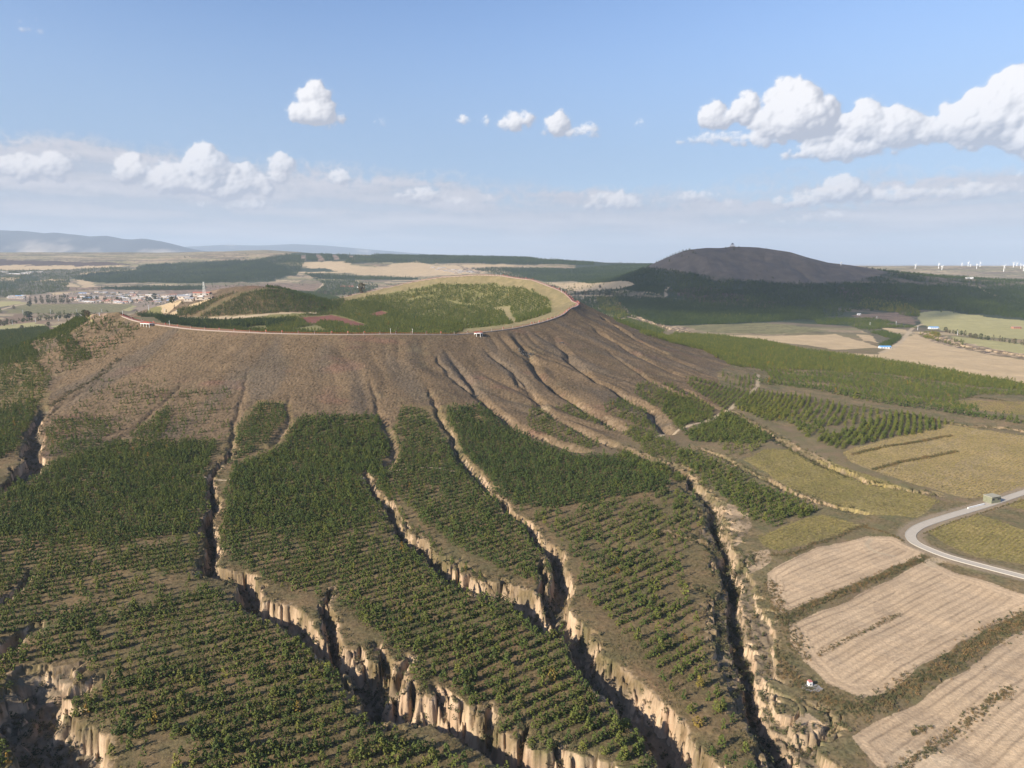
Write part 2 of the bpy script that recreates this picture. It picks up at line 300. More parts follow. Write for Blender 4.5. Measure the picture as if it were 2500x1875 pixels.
def height(x, y, full=False):
    x = np.asarray(x, float); y = np.asarray(y, float)
    z = smooth_z(x, y); r = np.hypot(x, y)
    n = fbm(x / 70, y / 70, 3, 21) * 1.4 + fbm(x / 14, y / 14, 3, 22) * .38
    far = sst(1500, 4000, r); n = n * (1 - far) + far * fbm(x / 420, y / 420, 4, 23) * 7
    s = np.hypot(x - CX, y - CY) - CR
    crest = np.exp(-(s / 9) ** 2); n = n * (1 - .85 * crest)
    hc = np.exp(-(((x - 930) / 420) ** 2 + ((y - 2600) / 420) ** 2)) * sst(2760, 2520, y) * 1.5; z = z - hc * 6 * (1 - np.abs(perlin(x / 95 + .6 * perlin(y / 200, x / 200, 7), y / 330, 26)) * 2.2) - hc * 2.5 * np.abs(perlin(x / 30, y / 90, 27))
    z = z + n + flank_detail(x, y)
    inb = sst(12, 60, s) * (1 - sst(120, 260, s)) * (r < 1500); z = z + inb * (np.abs(perlin(x / 3.1, y / 3.1, 24)) * .5 + np.abs(perlin(x / 1.5, y / 1.5, 25)) * .3)
    c, e = carve(x, y)
    rd = np.full(x.shape, 99.)
    k = (x > ROAD[:, 0].min() - 20) & (x < ROAD[:, 0].max() + 20) & (y > ROAD[:, 1].min() - 20) & (y < ROAD[:, 1].max() + 20)
    rd[k] = near_line(x[k], y[k], ROAD)
    fl = sst(9, 4, rd); z = z * (1 - fl) + (smooth_z(x, y)) * fl
    z = z - c * (1 - fl)
    return (z, c, e, rd) if full else z
def H1(x, y): return float(height(np.array([x]), np.array([y]))[0])

# ------------------------------------------------------------------ ground sheet
az = np.concatenate([np.arange(-180, -60, 3), np.arange(-60, -54, .5), np.arange(-54, -40.5, .13), np.arange(-40.5, 40.5, .062), np.arange(40.5, 56, .12), np.arange(56, 60, .5), np.arange(60, 180.1, 3)])
az = np.radians(az)
def geo(a, b, q): return np.exp(np.arange(math.log(a), math.log(b), q))
rr = np.concatenate([[2.], geo(6, 60, .12), geo(60, 165, .015), geo(165, 1000, .0024), geo(1000, 2000, .003), geo(2000, 7000, .006), geo(7000, 32000, .009), [32000]])
RR, AZ = np.meshgrid(rr, az, indexing='ij'); GX = RR * np.sin(AZ); GY = RR * np.cos(AZ)
GZ, GC, GE, GRD = height(GX, GY, True)
nr, na = GX.shape; N = nr * na
print('ground verts', N)
V = np.stack([GX, GY, GZ], 2).reshape(-1, 3)
X = V[:, 0]; Y = V[:, 1]; R = np.hypot(X, Y)
def pip(P, x, y):
    ins = np.zeros(x.shape, bool); n = len(P); j = n - 1
    for i in range(n):
        xi, yi = P[i]; xj, yj = P[j]
        if yi != yj:
            c = ((yi > y) != (yj > y)) & (x < (xj - xi) * (y - yi) / (yj - yi) + xi); ins ^= c
        j = i
    return ins
CAPX, CAPZ = [450, 520, 620, 720, 900, 1060, 1200, 1350, 1500], [124, 116, 96, 78, 66, 66, 78, 98, 150]
# land cover colours (linear albedo)
s_ = np.hypot(X - CX, Y - CY) - CR
nA = fbm(X / 45, Y / 45, 4, 41); nB = fbm(X / 9, Y / 9, 3, 42); nC = perlin(X / 1.7, Y / 1.7, 43); nD = fbm(X / 260, Y / 260, 4, 44); nE = perlin(X / .8, Y / .8, 45)
def lerp(a, b, t): return a + (b - a) * t[:, None]
def C3(*c): return np.array([c], np.float32)
SOIL = C3(.185, .130, .080); GRASS = C3(.135, .118, .058); DRY = C3(.26, .205, .115); RUST = C3(.165, .085, .062); STONE = C3(.100, .080, .060); SCRUB = C3(.05, .062, .03)
col = lerp(GRASS, SOIL, np.clip(.45 + nB * .9 + nA * .6, 0, 1))
bare = sst(-2, 4, s_) * (1 - sst(200, 330, s_)) * (R < 1800)
bc = lerp(C3(.152, .105, .062), C3(.110, .077, .047), np.clip(.5 + nA * 1.1, 0, 1)); bc = lerp(bc, C3(.185, .142, .082), np.clip(nA * 1.3 + nB * .8 - .25, 0, 1) * .8)
bc = lerp(bc, RUST, np.clip(fbm(X / 60, Y / 30, 3, 46) * 2.0 - .5, 0, .45)); th_ = np.arctan2(Y - CY, X - CX)
bc = lerp(bc, STONE, np.clip(perlin(th_ * 380 / 26, s_ / 130, 47) * 1.8 - .25, 0, .6)); bc = bc * (1 + .5 * nC + .35 * nE)[:, None]
col = lerp(col, bc, bare)
ins_ = (s_ < 0); ic = lerp(C3(.23, .18, .095), C3(.16, .135, .07), np.clip(.5 + nB, 0, 1)); col = np.where(ins_[:, None], ic, col)
# plains far
farm = sst(1100, 1700, R) * (s_ > 250)
fc = lerp(C3(.21, .165, .105), C3(.12, .115, .07), np.clip(.5 + nD * 1.6, 0, 1)); 
def parcels(x, y, ang, w, l, seed):
    a = math.radians(ang); u = (x * math.cos(a) + y * math.sin(a)) / l + fbm(x / 900, y / 900, 2, seed) * .5; v = (-x * math.sin(a) + y * math.cos(a)) / w + fbm(x / 700, y / 700, 2, seed + 1) * .8
    iv = np.floor(v); u = u + _GX[(iv.astype(np.int64) * 37 + seed) & 4095]; iu = np.floor(u); return _P[(_P[(iu.astype(np.int64) + seed) & 4095] + iv.astype(np.int64)) & 4095] / 4096.
pv_ = np.where(fbm(X / 1500, Y / 1500, 2, 48) > 0, parcels(X, Y, 8, 42, 260, 1), parcels(X, Y, -14, 60, 340, 2))
pal = np.array([(.42, .32, .20), (.34, .25, .16), (.22, .16, .11), (.17, .145, .085), (.27, .23, .12), (.12, .10, .07), (.36, .28, .18), (.20, .17, .09)], np.float32)
fc = fc * .25 + pal[(pv_ * 7.99).astype(int)] * .75 * (1 + .25 * nB)[:, None]; scr = np.clip(nA * 2.2 - .25, 0, .75); fc = lerp(fc, C3(.07, .07, .045), scr)
col = lerp(col, fc, farm)
fr_ = sst(60, 700, X) * sst(4400, 3600, Y) * (Y > 1400); frw = fr_ * sst(60, 260, X - (1900 - Y) * .15) * sst(1500, 1800, Y + .25 * X)
col = lerp(col, lerp(C3(.045, .055, .032), C3(.15, .115, .08), np.clip(.40 + nA * 1.2 - fbm(X / 160, Y / 70, 4, 99) * 1.6, 0, 1)), frw)
FANG = 34.3
kinds = {  # base, second, noise weight, stripe period, stripe angle deg, stripe strength
 'tan': (C3(.49, .36, .235), C3(.41, .295, .19), .6, 3.0, FANG, .55), 'crop': (C3(.24, .185, .075), C3(.17, .14, .06), .9, 0, 0, 0), 'crop2': (C3(.30, .22, .11), C3(.22, .17, .085), .9, 0, 0, 0),
 'ftan': (C3(.47, .35, .21), C3(.38, .28, .17), .5, 0, 0, 0), 'fstripe': (C3(.26, .215, .11), C3(.15, .15, .07), .5, 30, 82, .5), 'fpale': (C3(.36, .31, .15), C3(.28, .26, .12), .6, 0, 0, 0),
 'clearing': (C3(.25, .205, .11), C3(.19, .16, .08), .8, 0, 0, 0), 'red': (C3(.20, .075, .055), C3(.13, .065, .05), .9, 0, 0, 0), 'meadow': (C3(.19, .17, .07), C3(.15, .14, .06), .7, 0, 0, 0), 'track': (C3(.42, .33, .22), C3(.34, .26, .17), .5, 0, 0, 0),
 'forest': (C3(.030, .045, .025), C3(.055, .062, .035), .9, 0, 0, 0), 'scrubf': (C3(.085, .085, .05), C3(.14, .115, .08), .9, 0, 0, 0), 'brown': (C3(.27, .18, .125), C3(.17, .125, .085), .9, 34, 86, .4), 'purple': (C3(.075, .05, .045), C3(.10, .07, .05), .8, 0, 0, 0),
 'village': (C3(.30, .225, .165), C3(.17, .135, .10), 1.2, 0, 0, 0), 'badland': (C3(.36, .27, .17), C3(.14, .11, .07), 1.6, 0, 0, 0), 'loess': (C3(.37, .27, .175), C3(.16, .12, .075), 2.2, 0, 0, 0), 'pbrown': (C3(.13, .085, .065), C3(.10, .075, .055), .6, 0, 0, 0),
 'bank': (C3(.13, .115, .055), C3(.20, .13, .07), 1.0, 0, 0, 0), 'scrub': (C3(.115, .105, .052), C3(.20, .14, .078), 1.2, 0, 0, 0), 'under': (C3(.105, .092, .044), C3(.175, .115, .062), 1.0, 0, 0, 0)}
PAINT = [  # frame, kind, warp metres, polygon
 # undergrowth between the plantation rows
 ('F', 'under', 6, [(-60, 1060), (30, 1040), (90, 990), (190, 955), (330, 945), (470, 950), (500, 920), (560, 868), (615, 868), (640, 895), (820, 895), (850, 930), (870, 875), (1040, 875), (1180, 960), (1260, 985), (1400, 990), (1480, 1020), (1510, 1090), (1540, 1190), (1560, 1330), (1620, 1560), (1760, 1700), (-60, 1700)]),
 ('G', 'scrub', 5, [(150, 0), (330, 40), (600, 330), (700, 460), (640, 560), (620, 660), (720, 850), (740, 950), (850, 1130), (950, 1200), (1200, 1280), (1100, 1480), (1250, 1700), (700, 1700), (500, 1200), (420, 800), (380, 500), (250, 200)]),
 ('F', 'scrub', 5, [(1480, 960), (1620, 960), (1900, 1080), (2080, 1080), (2212, 1050), (2212, 1300), (2000, 1220), (1960, 1160), (1700, 1150)]),
 ('G', 'loess', 2, [(400, 180), (510, 200), (490, 260), (420, 270)]), ('G', 'loess', 2, [(460, 480), (640, 450), (630, 520), (520, 570)]), ('G', 'loess', 2, [(500, 820), (640, 830), (560, 920)]), ('G', 'loess', 2, [(570, 1120), (700, 1130), (600, 1210)]), ('G', 'loess', 3, [(650, 1320), (860, 1330), (980, 1430), (780, 1500)]), ('G', 'loess', 3, [(800, 1560), (1040, 1640), (1000, 1750), (880, 1700)]), ('G', 'loess', 2, [(420, 290), (470, 330), (500, 400), (450, 430)]), ('G', 'loess', 2, [(490, 700), (560, 720), (530, 800)]), ('F', 'loess', 3, [(1560, 1090), (1620, 1110), (1610, 1160), (1575, 1150)]),
 # right fields
 ('G', 'tan', 1.2, [(620, 570), (900, 430), (1180, 365), (1330, 370), (1400, 410), (1500, 450), (1480, 480), (1250, 570), (1100, 640), (850, 740), (710, 800), (650, 740), (625, 650)]),
 ('G', 'tan', 1.2, [(740, 860), (1000, 760), (1250, 640), (1520, 490), (1700, 570), (2059, 690), (2300, 740), (2300, 700), (2059, 780), (1900, 850), (1650, 1000), (1400, 1150), (1300, 1230), (1150, 1260), (950, 1180), (830, 1060), (760, 960)]),
 ('G', 'tan', 1.2, [(1100, 1480), (1300, 1370), (1500, 1260), (1700, 1130), (1900, 980), (2100, 860), (2500, 700), (2700, 1900), (1400, 1800), (1200, 1600)]),
 ('G', 'crop', 1.2, [(580, 380), (720, 310), (920, 240), (1150, 300), (1100, 330), (850, 410), (700, 460), (610, 430)]),
 ('F', 'crop', 2, [(1610, 995), (1650, 970), (1720, 970), (1830, 1010), (2030, 1080), (1980, 1120), (1850, 1110), (1700, 1050)]),
 ('F', 'crop2', 2, [(1820, 975), (2050, 915), (2330, 960), (2330, 1060), (2212, 1062), (2090, 1075), (1950, 1040), (1840, 1000)]),
 ('G', 'crop', 2, [(1500, 330), (1620, 290), (1800, 240), (2059, 330), (2300, 420), (2300, 600), (2059, 520), (1800, 470), (1600, 400)]),
 ('G', 'crop', 1, [(1960, 190), (2250, 100), (2250, 230), (2059, 210)]),
 ('C', 'crop2', 3, [(1560, 1150), (1800, 1130), (2300, 1140), (2300, 1230), (1900, 1190)]),
 ('C', 'scrub', 5, [(330, 880), (520, 900), (1300, 940), (2300, 1080), (2300, 1340), (1800, 1290), (1300, 1230), (700, 1300), (300, 1200), (250, 950)]),
 ('C', 'ftan', 4, [(150, 702), (600, 710), (1000, 700), (1180, 750), (1300, 790), (1000, 800), (560, 740)]),
 ('C', 'ftan', 4, [(960, 820), (1280, 830), (1450, 720), (1550, 690), (1700, 770), (2000, 835), (2300, 880), (2300, 1035), (1900, 985), (1300, 885)]),
 ('C', 'fstripe', 5, [(0, 645), (400, 620), (700, 640), (960, 680), (600, 700), (200, 690)]),
 ('C', 'fpale', 6, [(1540, 560), (1700, 545), (2300, 605), (2300, 740), (1900, 715), (1700, 680), (1560, 640), (1530, 600)]),
 ('C', 'fpale', 6, [(1720, 710), (2300, 770), (2300, 840), (1900, 790)]), ('C', 'brown', 6, [(1050, 575), (1450, 560), (1520, 610), (1500, 640), (1250, 600)]),
 ('C', 'ftan', 4, [(1130, 700), (1300, 710), (1380, 740), (1280, 760), (1180, 740)]), ('C', 'ftan', 4, [(1280, 655), (1450, 670), (1480, 690), (1350, 690)]),
 ('C', 'scrubf', 6, [(830, 600), (1250, 600), (1530, 660), (1300, 660), (1420, 720), (1340, 785), (1280, 770), (1230, 700), (1100, 650), (900, 640)]),
 ('C', 'badland', 8, [(1530, 690), (1640, 690), (1800, 745), (2000, 790), (2300, 840), (2300, 870), (2000, 830), (1750, 780), (1600, 740)]),
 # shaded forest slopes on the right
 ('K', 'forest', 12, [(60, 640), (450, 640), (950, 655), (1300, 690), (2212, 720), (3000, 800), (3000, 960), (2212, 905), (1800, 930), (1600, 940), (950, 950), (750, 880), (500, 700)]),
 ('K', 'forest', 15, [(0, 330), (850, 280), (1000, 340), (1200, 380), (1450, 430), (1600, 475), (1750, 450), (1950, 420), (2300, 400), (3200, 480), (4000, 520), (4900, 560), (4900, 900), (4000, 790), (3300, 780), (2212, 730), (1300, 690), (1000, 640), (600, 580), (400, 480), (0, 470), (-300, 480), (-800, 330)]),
 ('K', 'ftan', 8, [(-300, 490), (230, 470), (670, 500), (520, 560), (700, 590), (950, 620), (0, 580)]), ('K', 'forest', 5, [(510, 555), (700, 500), (1000, 520), (980, 610), (700, 590), (600, 570)]),
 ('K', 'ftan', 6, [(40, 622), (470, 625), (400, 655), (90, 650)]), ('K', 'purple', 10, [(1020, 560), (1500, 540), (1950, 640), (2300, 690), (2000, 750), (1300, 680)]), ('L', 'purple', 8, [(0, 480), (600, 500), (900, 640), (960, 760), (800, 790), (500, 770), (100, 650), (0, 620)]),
 ('K', 'badland', 10, [(380, 670), (510, 690), (620, 820), (900, 900), (1300, 1020), (1500, 1060), (1000, 1000), (700, 920), (520, 860)]),
 # cone left flank and left plain
 ('A', 'under', 8, [(-50, 680), (300, 650), (560, 620), (480, 680), (300, 740), (150, 760), (240, 860), (300, 1100), (200, 1400), (60, 1700), (-60, 1700)]),
 ('H', 'fpale', 10, [(-100, 1085), (0, 1040), (500, 990), (950, 960), (1040, 970), (700, 1020), (400, 1055)]), ('H', 'brown', 10, [(-100, 1010), (180, 920), (300, 900), (1250, 900), (1000, 960), (500, 985), (0, 1035)]),
 ('H', 'fstripe', 10, [(230, 812), (1480, 812), (1320, 888), (800, 905), (50, 905)]), ('H', 'fpale', 10, [(-100, 800), (0, 775), (330, 768), (250, 800), (0, 840), (-100, 860)]),
 ('H', 'ftan', 10, [(1480, 890), (1620, 812), (1900, 795), (1840, 900), (1580, 920)]), ('H', 'fpale', 6, [(1320, 872), (1500, 798), (1600, 800), (1400, 885)]), ('H', 'purple', 5, [(1400, 886), (1600, 800), (1640, 808), (1470, 886)]),
 ('H', 'ftan', 10, [(1870, 895), (2212, 770), (2500, 740), (2400, 800), (2100, 860), (1900, 905)]), ('H', 'village', 12, [(80, 745), (350, 700), (900, 670), (1400, 655), (1800, 680), (2300, 720), (2300, 765), (1900, 800), (1400, 808), (400, 806), (100, 765)]),
 ('H', 'brown', 15, [(0, 640), (2300, 600), (3500, 580), (3500, 760), (2300, 760), (1800, 675), (1400, 655), (700, 665), (0, 730)]),
 ('H', 'ftan', 30, [(-100, 392), (700, 388), (1350, 392), (1300, 412), (800, 432), (-100, 440)]), ('H', 'purple', 40, [(-300, 318), (500, 335), (1450, 366), (1400, 386), (-300, 385)]),
 ('H', 'scrubf', 30, [(-100, 440), (800, 435), (1200, 410), (1400, 400), (1400, 430), (1100, 470), (750, 520), (750, 650), (400, 700), (-100, 735)]),
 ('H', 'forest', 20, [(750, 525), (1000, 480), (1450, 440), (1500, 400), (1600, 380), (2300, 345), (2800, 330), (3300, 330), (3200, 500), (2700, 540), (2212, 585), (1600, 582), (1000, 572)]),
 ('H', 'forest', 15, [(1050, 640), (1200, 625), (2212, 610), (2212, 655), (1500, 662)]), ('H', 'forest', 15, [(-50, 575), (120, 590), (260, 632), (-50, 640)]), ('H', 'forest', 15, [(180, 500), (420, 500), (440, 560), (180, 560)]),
 ('H', 'ftan', 20, [(-50, 520), (175, 515), (175, 555), (-50, 555)]), ('H', 'ftan', 15, [(300, 555), (640, 530), (720, 550), (400, 560)]), ('H', 'ftan', 15, [(650, 570), (780, 575), (870, 625), (740, 625)]), ('H', 'ftan', 15, [(830, 540), (920, 535), (1050, 620), (900, 630), (850, 590)]), ('H', 'ftan', 15, [(510, 700), (620, 680), (820, 670), (620, 710)]), ('H', 'ftan', 12, [(860, 470), (1480, 430), (1400, 445), (900, 490)]),
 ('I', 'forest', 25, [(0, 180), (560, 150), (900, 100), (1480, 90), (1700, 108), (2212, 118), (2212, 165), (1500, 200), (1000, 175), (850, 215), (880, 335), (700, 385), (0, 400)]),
 ('I', 'brown', 8, [(1200, 96), (1240, 96), (1300, 165), (1230, 165)]), ('I', 'brown', 8, [(1370, 96), (1410, 96), (1460, 155), (1400, 155)]), ('I', 'brown', 8, [(1540, 104), (1600, 104), (1640, 150), (1590, 150)]), ('I', 'brown', 8, [(1040, 110), (1085, 106), (1095, 165), (1040, 165)]), ('I', 'brown', 8, [(660, 150), (760, 143), (780, 172), (690, 172)]),
 ('I', 'ftan', 20, [(700, 183), (1490, 170), (1560, 212), (1900, 232), (2100, 200), (2300, 210), (2300, 345), (1600, 300), (900, 288), (1300, 250)]), ('I', 'forest', 20, [(1060, 300), (1900, 330), (2300, 350), (2300, 372), (1200, 358)]), ('I', 'forest', 15, [(880, 235), (1300, 240), (1440, 280), (900, 280)]),
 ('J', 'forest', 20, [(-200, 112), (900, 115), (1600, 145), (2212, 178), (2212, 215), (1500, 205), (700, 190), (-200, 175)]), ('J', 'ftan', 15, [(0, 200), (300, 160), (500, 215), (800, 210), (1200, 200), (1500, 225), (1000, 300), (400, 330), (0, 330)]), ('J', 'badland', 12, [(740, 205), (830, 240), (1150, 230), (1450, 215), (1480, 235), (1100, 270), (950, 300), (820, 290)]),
 ('I', 'scrubf', 15, [(1200, 372), (1600, 372), (1900, 432), (1700, 510), (1350, 542), (1180, 500), (1300, 420)]), ('I', 'track', 6, [(1600, 375), (1640, 375), (1860, 425), (1800, 435)]), ('I', 'track', 5, [(1290, 405), (1270, 440), (1190, 495), (1175, 490), (1250, 435), (1275, 405)]),
 # crater floor
 ('F', 'meadow', 5, [(285, 677), (330, 685), (400, 690), (560, 690), (740, 650), (800, 640), (860, 630), (950, 612), (1060, 612), (1150, 625), (1190, 650), (1195, 675), (1100, 700), (1000, 712), (860, 722), (700, 716), (500, 712), (380, 700)]),
 ('I', 'red', 3, [(1000, 780), (1370, 745), (1550, 790), (1740, 855), (1600, 882), (1430, 815), (1250, 820), (1150, 850)]), ('I', 'red', 3, [(1770, 745), (1900, 703), (2010, 725), (1860, 768)]),
 ('I', 'under', 5, [(-300, 690), (-120, 650), (0, 610), (150, 560), (400, 490), (650, 470), (900, 480), (1200, 500), (1450, 560), (1510, 610), (1400, 680), (1240, 715), (700, 745), (0, 770), (-300, 760)]),
 ('I', 'track', 2, [(60, 768), (500, 752), (1200, 722), (1240, 732), (500, 772), (60, 790)]),
 ('J', 'clearing', 2, [(1100, 678), (1230, 660), (1310, 652), (1300, 682), (1370, 800), (1360, 845), (1300, 810), (1240, 700)]),
]
POLY = []
for fr, kd, wp, pts in PAINT:
    P = wpts(fr, pts); POLY.append((kd, wp, P))
wx = fbm(X / 22, Y / 22, 3, 51); wy = fbm(X / 22, Y / 22, 3, 52); wx2 = fbm(X / 90, Y / 90, 2, 53); wy2 = fbm(X / 90, Y / 90, 2, 54)
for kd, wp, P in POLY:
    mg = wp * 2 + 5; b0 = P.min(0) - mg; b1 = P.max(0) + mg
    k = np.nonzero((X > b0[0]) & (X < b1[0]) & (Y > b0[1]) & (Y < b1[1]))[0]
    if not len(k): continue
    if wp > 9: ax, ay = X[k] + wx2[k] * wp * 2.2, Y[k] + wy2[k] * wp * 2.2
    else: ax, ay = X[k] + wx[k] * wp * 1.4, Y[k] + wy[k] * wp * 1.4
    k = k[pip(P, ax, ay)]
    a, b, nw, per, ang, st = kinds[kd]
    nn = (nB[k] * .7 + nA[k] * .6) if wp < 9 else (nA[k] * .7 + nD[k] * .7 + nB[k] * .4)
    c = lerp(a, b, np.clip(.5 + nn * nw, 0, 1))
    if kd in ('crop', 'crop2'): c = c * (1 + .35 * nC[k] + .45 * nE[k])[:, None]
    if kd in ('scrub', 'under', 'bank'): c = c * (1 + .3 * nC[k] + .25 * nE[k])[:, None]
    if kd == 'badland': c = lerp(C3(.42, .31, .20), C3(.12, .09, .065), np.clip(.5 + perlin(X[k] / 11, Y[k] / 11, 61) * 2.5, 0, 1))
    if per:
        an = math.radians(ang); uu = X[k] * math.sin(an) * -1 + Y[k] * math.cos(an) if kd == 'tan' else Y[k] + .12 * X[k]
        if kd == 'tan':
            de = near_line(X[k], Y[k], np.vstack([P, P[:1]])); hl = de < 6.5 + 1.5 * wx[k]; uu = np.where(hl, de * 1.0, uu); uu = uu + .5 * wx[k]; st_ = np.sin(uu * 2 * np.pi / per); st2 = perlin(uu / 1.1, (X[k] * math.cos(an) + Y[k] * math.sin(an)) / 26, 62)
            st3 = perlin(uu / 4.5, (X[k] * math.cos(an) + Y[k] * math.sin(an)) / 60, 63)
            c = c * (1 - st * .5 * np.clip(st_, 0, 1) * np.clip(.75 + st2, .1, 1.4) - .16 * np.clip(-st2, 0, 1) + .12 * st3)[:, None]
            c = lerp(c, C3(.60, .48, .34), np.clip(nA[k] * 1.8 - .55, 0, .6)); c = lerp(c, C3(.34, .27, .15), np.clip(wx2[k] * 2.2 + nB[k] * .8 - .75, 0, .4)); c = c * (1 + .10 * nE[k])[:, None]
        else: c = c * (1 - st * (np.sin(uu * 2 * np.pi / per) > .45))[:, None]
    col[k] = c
# tracks
TRK = [('C', [(505, 955), (490, 1040), (400, 1110), (330, 1170), (200, 1240), (0, 1310), (-150, 1360)], 1.7), ('C', [(1560, 635), (1500, 660), (1470, 690), (1440, 730), (1380, 780), (1290, 820)], 3.5), ('K', [(1030, 535), (990, 580), (1000, 620), (960, 660)], 5), ('K', [(1010, 235), (965, 290), (1010, 335), (1140, 360)], 5),
       ('N', [(620, 575), (830, 562), (1100, 535), (1500, 505), (1740, 540), (1900, 485), (2100, 460), (2212, 460)], 1.0), ('L', [(1470, 470), (1640, 480), (1730, 530), (1900, 600), (2212, 690)], 5), ('H', [(-50, 880), (180, 825), (370, 790)], 7), ('F', [(780, 1035), (900, 1010), (1000, 1020)], .8),
       ('G', [(1200, 380), (1180, 410), (1230, 450), (1330, 470)], 1.0), ('G', [(1640, 490), (1560, 495), (1540, 520)], 2.5), ('L', [(800, 1020), (850, 1040), (760, 1100), (770, 1130), (600, 1230)], 3)]
for fr, pts, hw in TRK:
    P = smooth_line(wpts(fr, pts), 6); b0 = P.min(0) - 15; b1 = P.max(0) + 15
    k = np.nonzero((X > b0[0]) & (X < b1[0]) & (Y > b0[1]) & (Y < b1[1]))[0]
    d = near_line(X[k] + wx[k] * .8, Y[k] + wy[k] * .8, P); f = sst(hw * 1.3, hw * .7, d) * .85
    col[k] = lerp(col[k], C3(.40, .31, .21), f)
E_ = GE.ravel(); C_ = GC.ravel()
# gully vegetation colours: floor dark scrub, lips
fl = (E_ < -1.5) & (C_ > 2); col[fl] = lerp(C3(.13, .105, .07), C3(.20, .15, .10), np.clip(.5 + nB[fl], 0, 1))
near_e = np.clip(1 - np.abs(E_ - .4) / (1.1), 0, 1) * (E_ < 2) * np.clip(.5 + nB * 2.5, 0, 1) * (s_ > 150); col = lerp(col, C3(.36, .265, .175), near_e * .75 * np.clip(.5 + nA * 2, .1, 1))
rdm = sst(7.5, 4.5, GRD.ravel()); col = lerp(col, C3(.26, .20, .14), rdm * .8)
# mountains & far plain; sunlit foothills and cloud-shaded heights painted into the mountain colour
mt = sst(7500, 9500, R); mcol = lerp(C3(.06, .062, .07), C3(.50, .42, .34), np.clip(fbm(X / 900, Y / 1500, 5, 71) * 2 + .9 - V[:, 2] / 420, 0, 1) * (V[:, 2] > 25))
mcol = np.where((V[:, 2] < 25)[:, None], lerp(C3(.34, .26, .21), C3(.13, .12, .13), np.clip(.3 + fbm(X / 5200, Y / 1500, 3, 72) * 2.4, 0, 1)), mcol); col = lerp(col, mcol, mt)
tc_ = (Y > 2000) & (Y < 3800) & (X > 480) & (X < 1500); thz = np.interp(X, CAPX, CAPZ); tcn = sst(-3, 5, V[:, 2] - thz + nA * 12) * tc_; col = lerp(col, lerp(C3(.125, .10, .08), C3(.175, .135, .10), np.clip(.5 + nA, 0, 1)), tcn)
col = np.clip(col, .008, .8)

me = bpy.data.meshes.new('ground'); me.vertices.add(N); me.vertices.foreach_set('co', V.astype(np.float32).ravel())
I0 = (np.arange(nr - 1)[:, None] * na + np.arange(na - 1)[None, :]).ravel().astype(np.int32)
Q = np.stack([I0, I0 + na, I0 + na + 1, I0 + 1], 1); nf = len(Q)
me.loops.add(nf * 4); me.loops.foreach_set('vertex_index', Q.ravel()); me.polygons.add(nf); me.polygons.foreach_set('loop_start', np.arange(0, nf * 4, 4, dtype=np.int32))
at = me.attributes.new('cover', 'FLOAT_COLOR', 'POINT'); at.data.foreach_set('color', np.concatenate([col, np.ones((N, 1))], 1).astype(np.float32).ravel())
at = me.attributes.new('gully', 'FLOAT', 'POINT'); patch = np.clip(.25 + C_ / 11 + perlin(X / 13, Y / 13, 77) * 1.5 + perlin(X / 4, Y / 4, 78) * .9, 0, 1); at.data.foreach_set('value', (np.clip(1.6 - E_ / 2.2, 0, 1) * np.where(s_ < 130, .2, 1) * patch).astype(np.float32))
me.update(calc_edges=True); me.shade_smooth()
if me.polygons[0].normal.z < 0: me.flip_normals()
ground = bpy.data.objects.new('ground', me); S.collection.objects.link(ground); ground['kind'] = 'structure'
gm = bpy.data.materials.new('ground'); gm.use_nodes = True; n = NT(gm.node_tree); n.n.clear()
ca = n.new('ShaderNodeAttribute', attribute_name='cover'); ga = n.new('ShaderNodeAttribute', attribute_name='gully')
gx = n.new('ShaderNodeNewGeometry'); sn = n.new('ShaderNodeSeparateXYZ'); n.l.new(gx.outputs['Normal'], sn.inputs[0])
f1 = n.noise(gx.outputs['Position'], .9, 6, .65); f2 = n.noise(gx.outputs['Position'], .12, 4, .6); f3 = n.noise(gx.outputs['Position'], .035, 4, .6)
loess = n.mix(n.ss(f2.outputs[0], .35, .65), (.47, .35, .235), (.36, .25, .165)); 
mpv = n.new('ShaderNodeMapping'); n.l.new(gx.outputs['Position'], mpv.inputs[0]); mpv.inputs['Scale'].default_value = (.7, .7, .07)
fv = n.noise(mpv.outputs[0], 1.0, 4, .6); loess = n.mix(n.m('MULTIPLY', n.ss(fv.outputs[0], .5, .7), .55), loess, (.15, .105, .07))
stp = n.m('SUBTRACT', 1.0, n.ss(n.m('ADD', sn.outputs[2], n.m('MULTIPLY', n.m('SUBTRACT', f1.outputs[0], .5), .35)), .55, .80))
wallf = n.m('MULTIPLY', stp, ga.outputs['Fac'], clamp=True)
var = n.m('ADD', .55, n.m('MULTIPLY', f1.outputs[0], .9)); vb = n.m('MULTIPLY', var, n.m('ADD', .75, n.m('MULTIPLY', f3.outputs[0], .5)))
vm = n.new('ShaderNodeVectorMath', operation='SCALE'); n.l.new(ca.outputs['Color'], vm.inputs[0]); n.l.new(vb, vm.inputs['Scale'])
base = n.mix(wallf, vm.outputs[0], loess)
bs = n.new('ShaderNodeBsdfPrincipled'); n.l.new(base, bs.inputs['Base Color']); bs.inputs['Roughness'].default_value = .95; bs.inputs['Specular IOR Level'].default_value = .15
bp = n.new('ShaderNodeBump'); bp.inputs['Strength'].default_value = .55; bp.inputs['Distance'].default_value = .7; n.l.new(f1.outputs[0], bp.inputs['Height']); n.l.new(bp.outputs[0], bs.inputs['Normal'])
om = n.new('ShaderNodeOutputMaterial'); n.l.new(bs.outputs[0], om.inputs[0]); me.materials.append(gm)

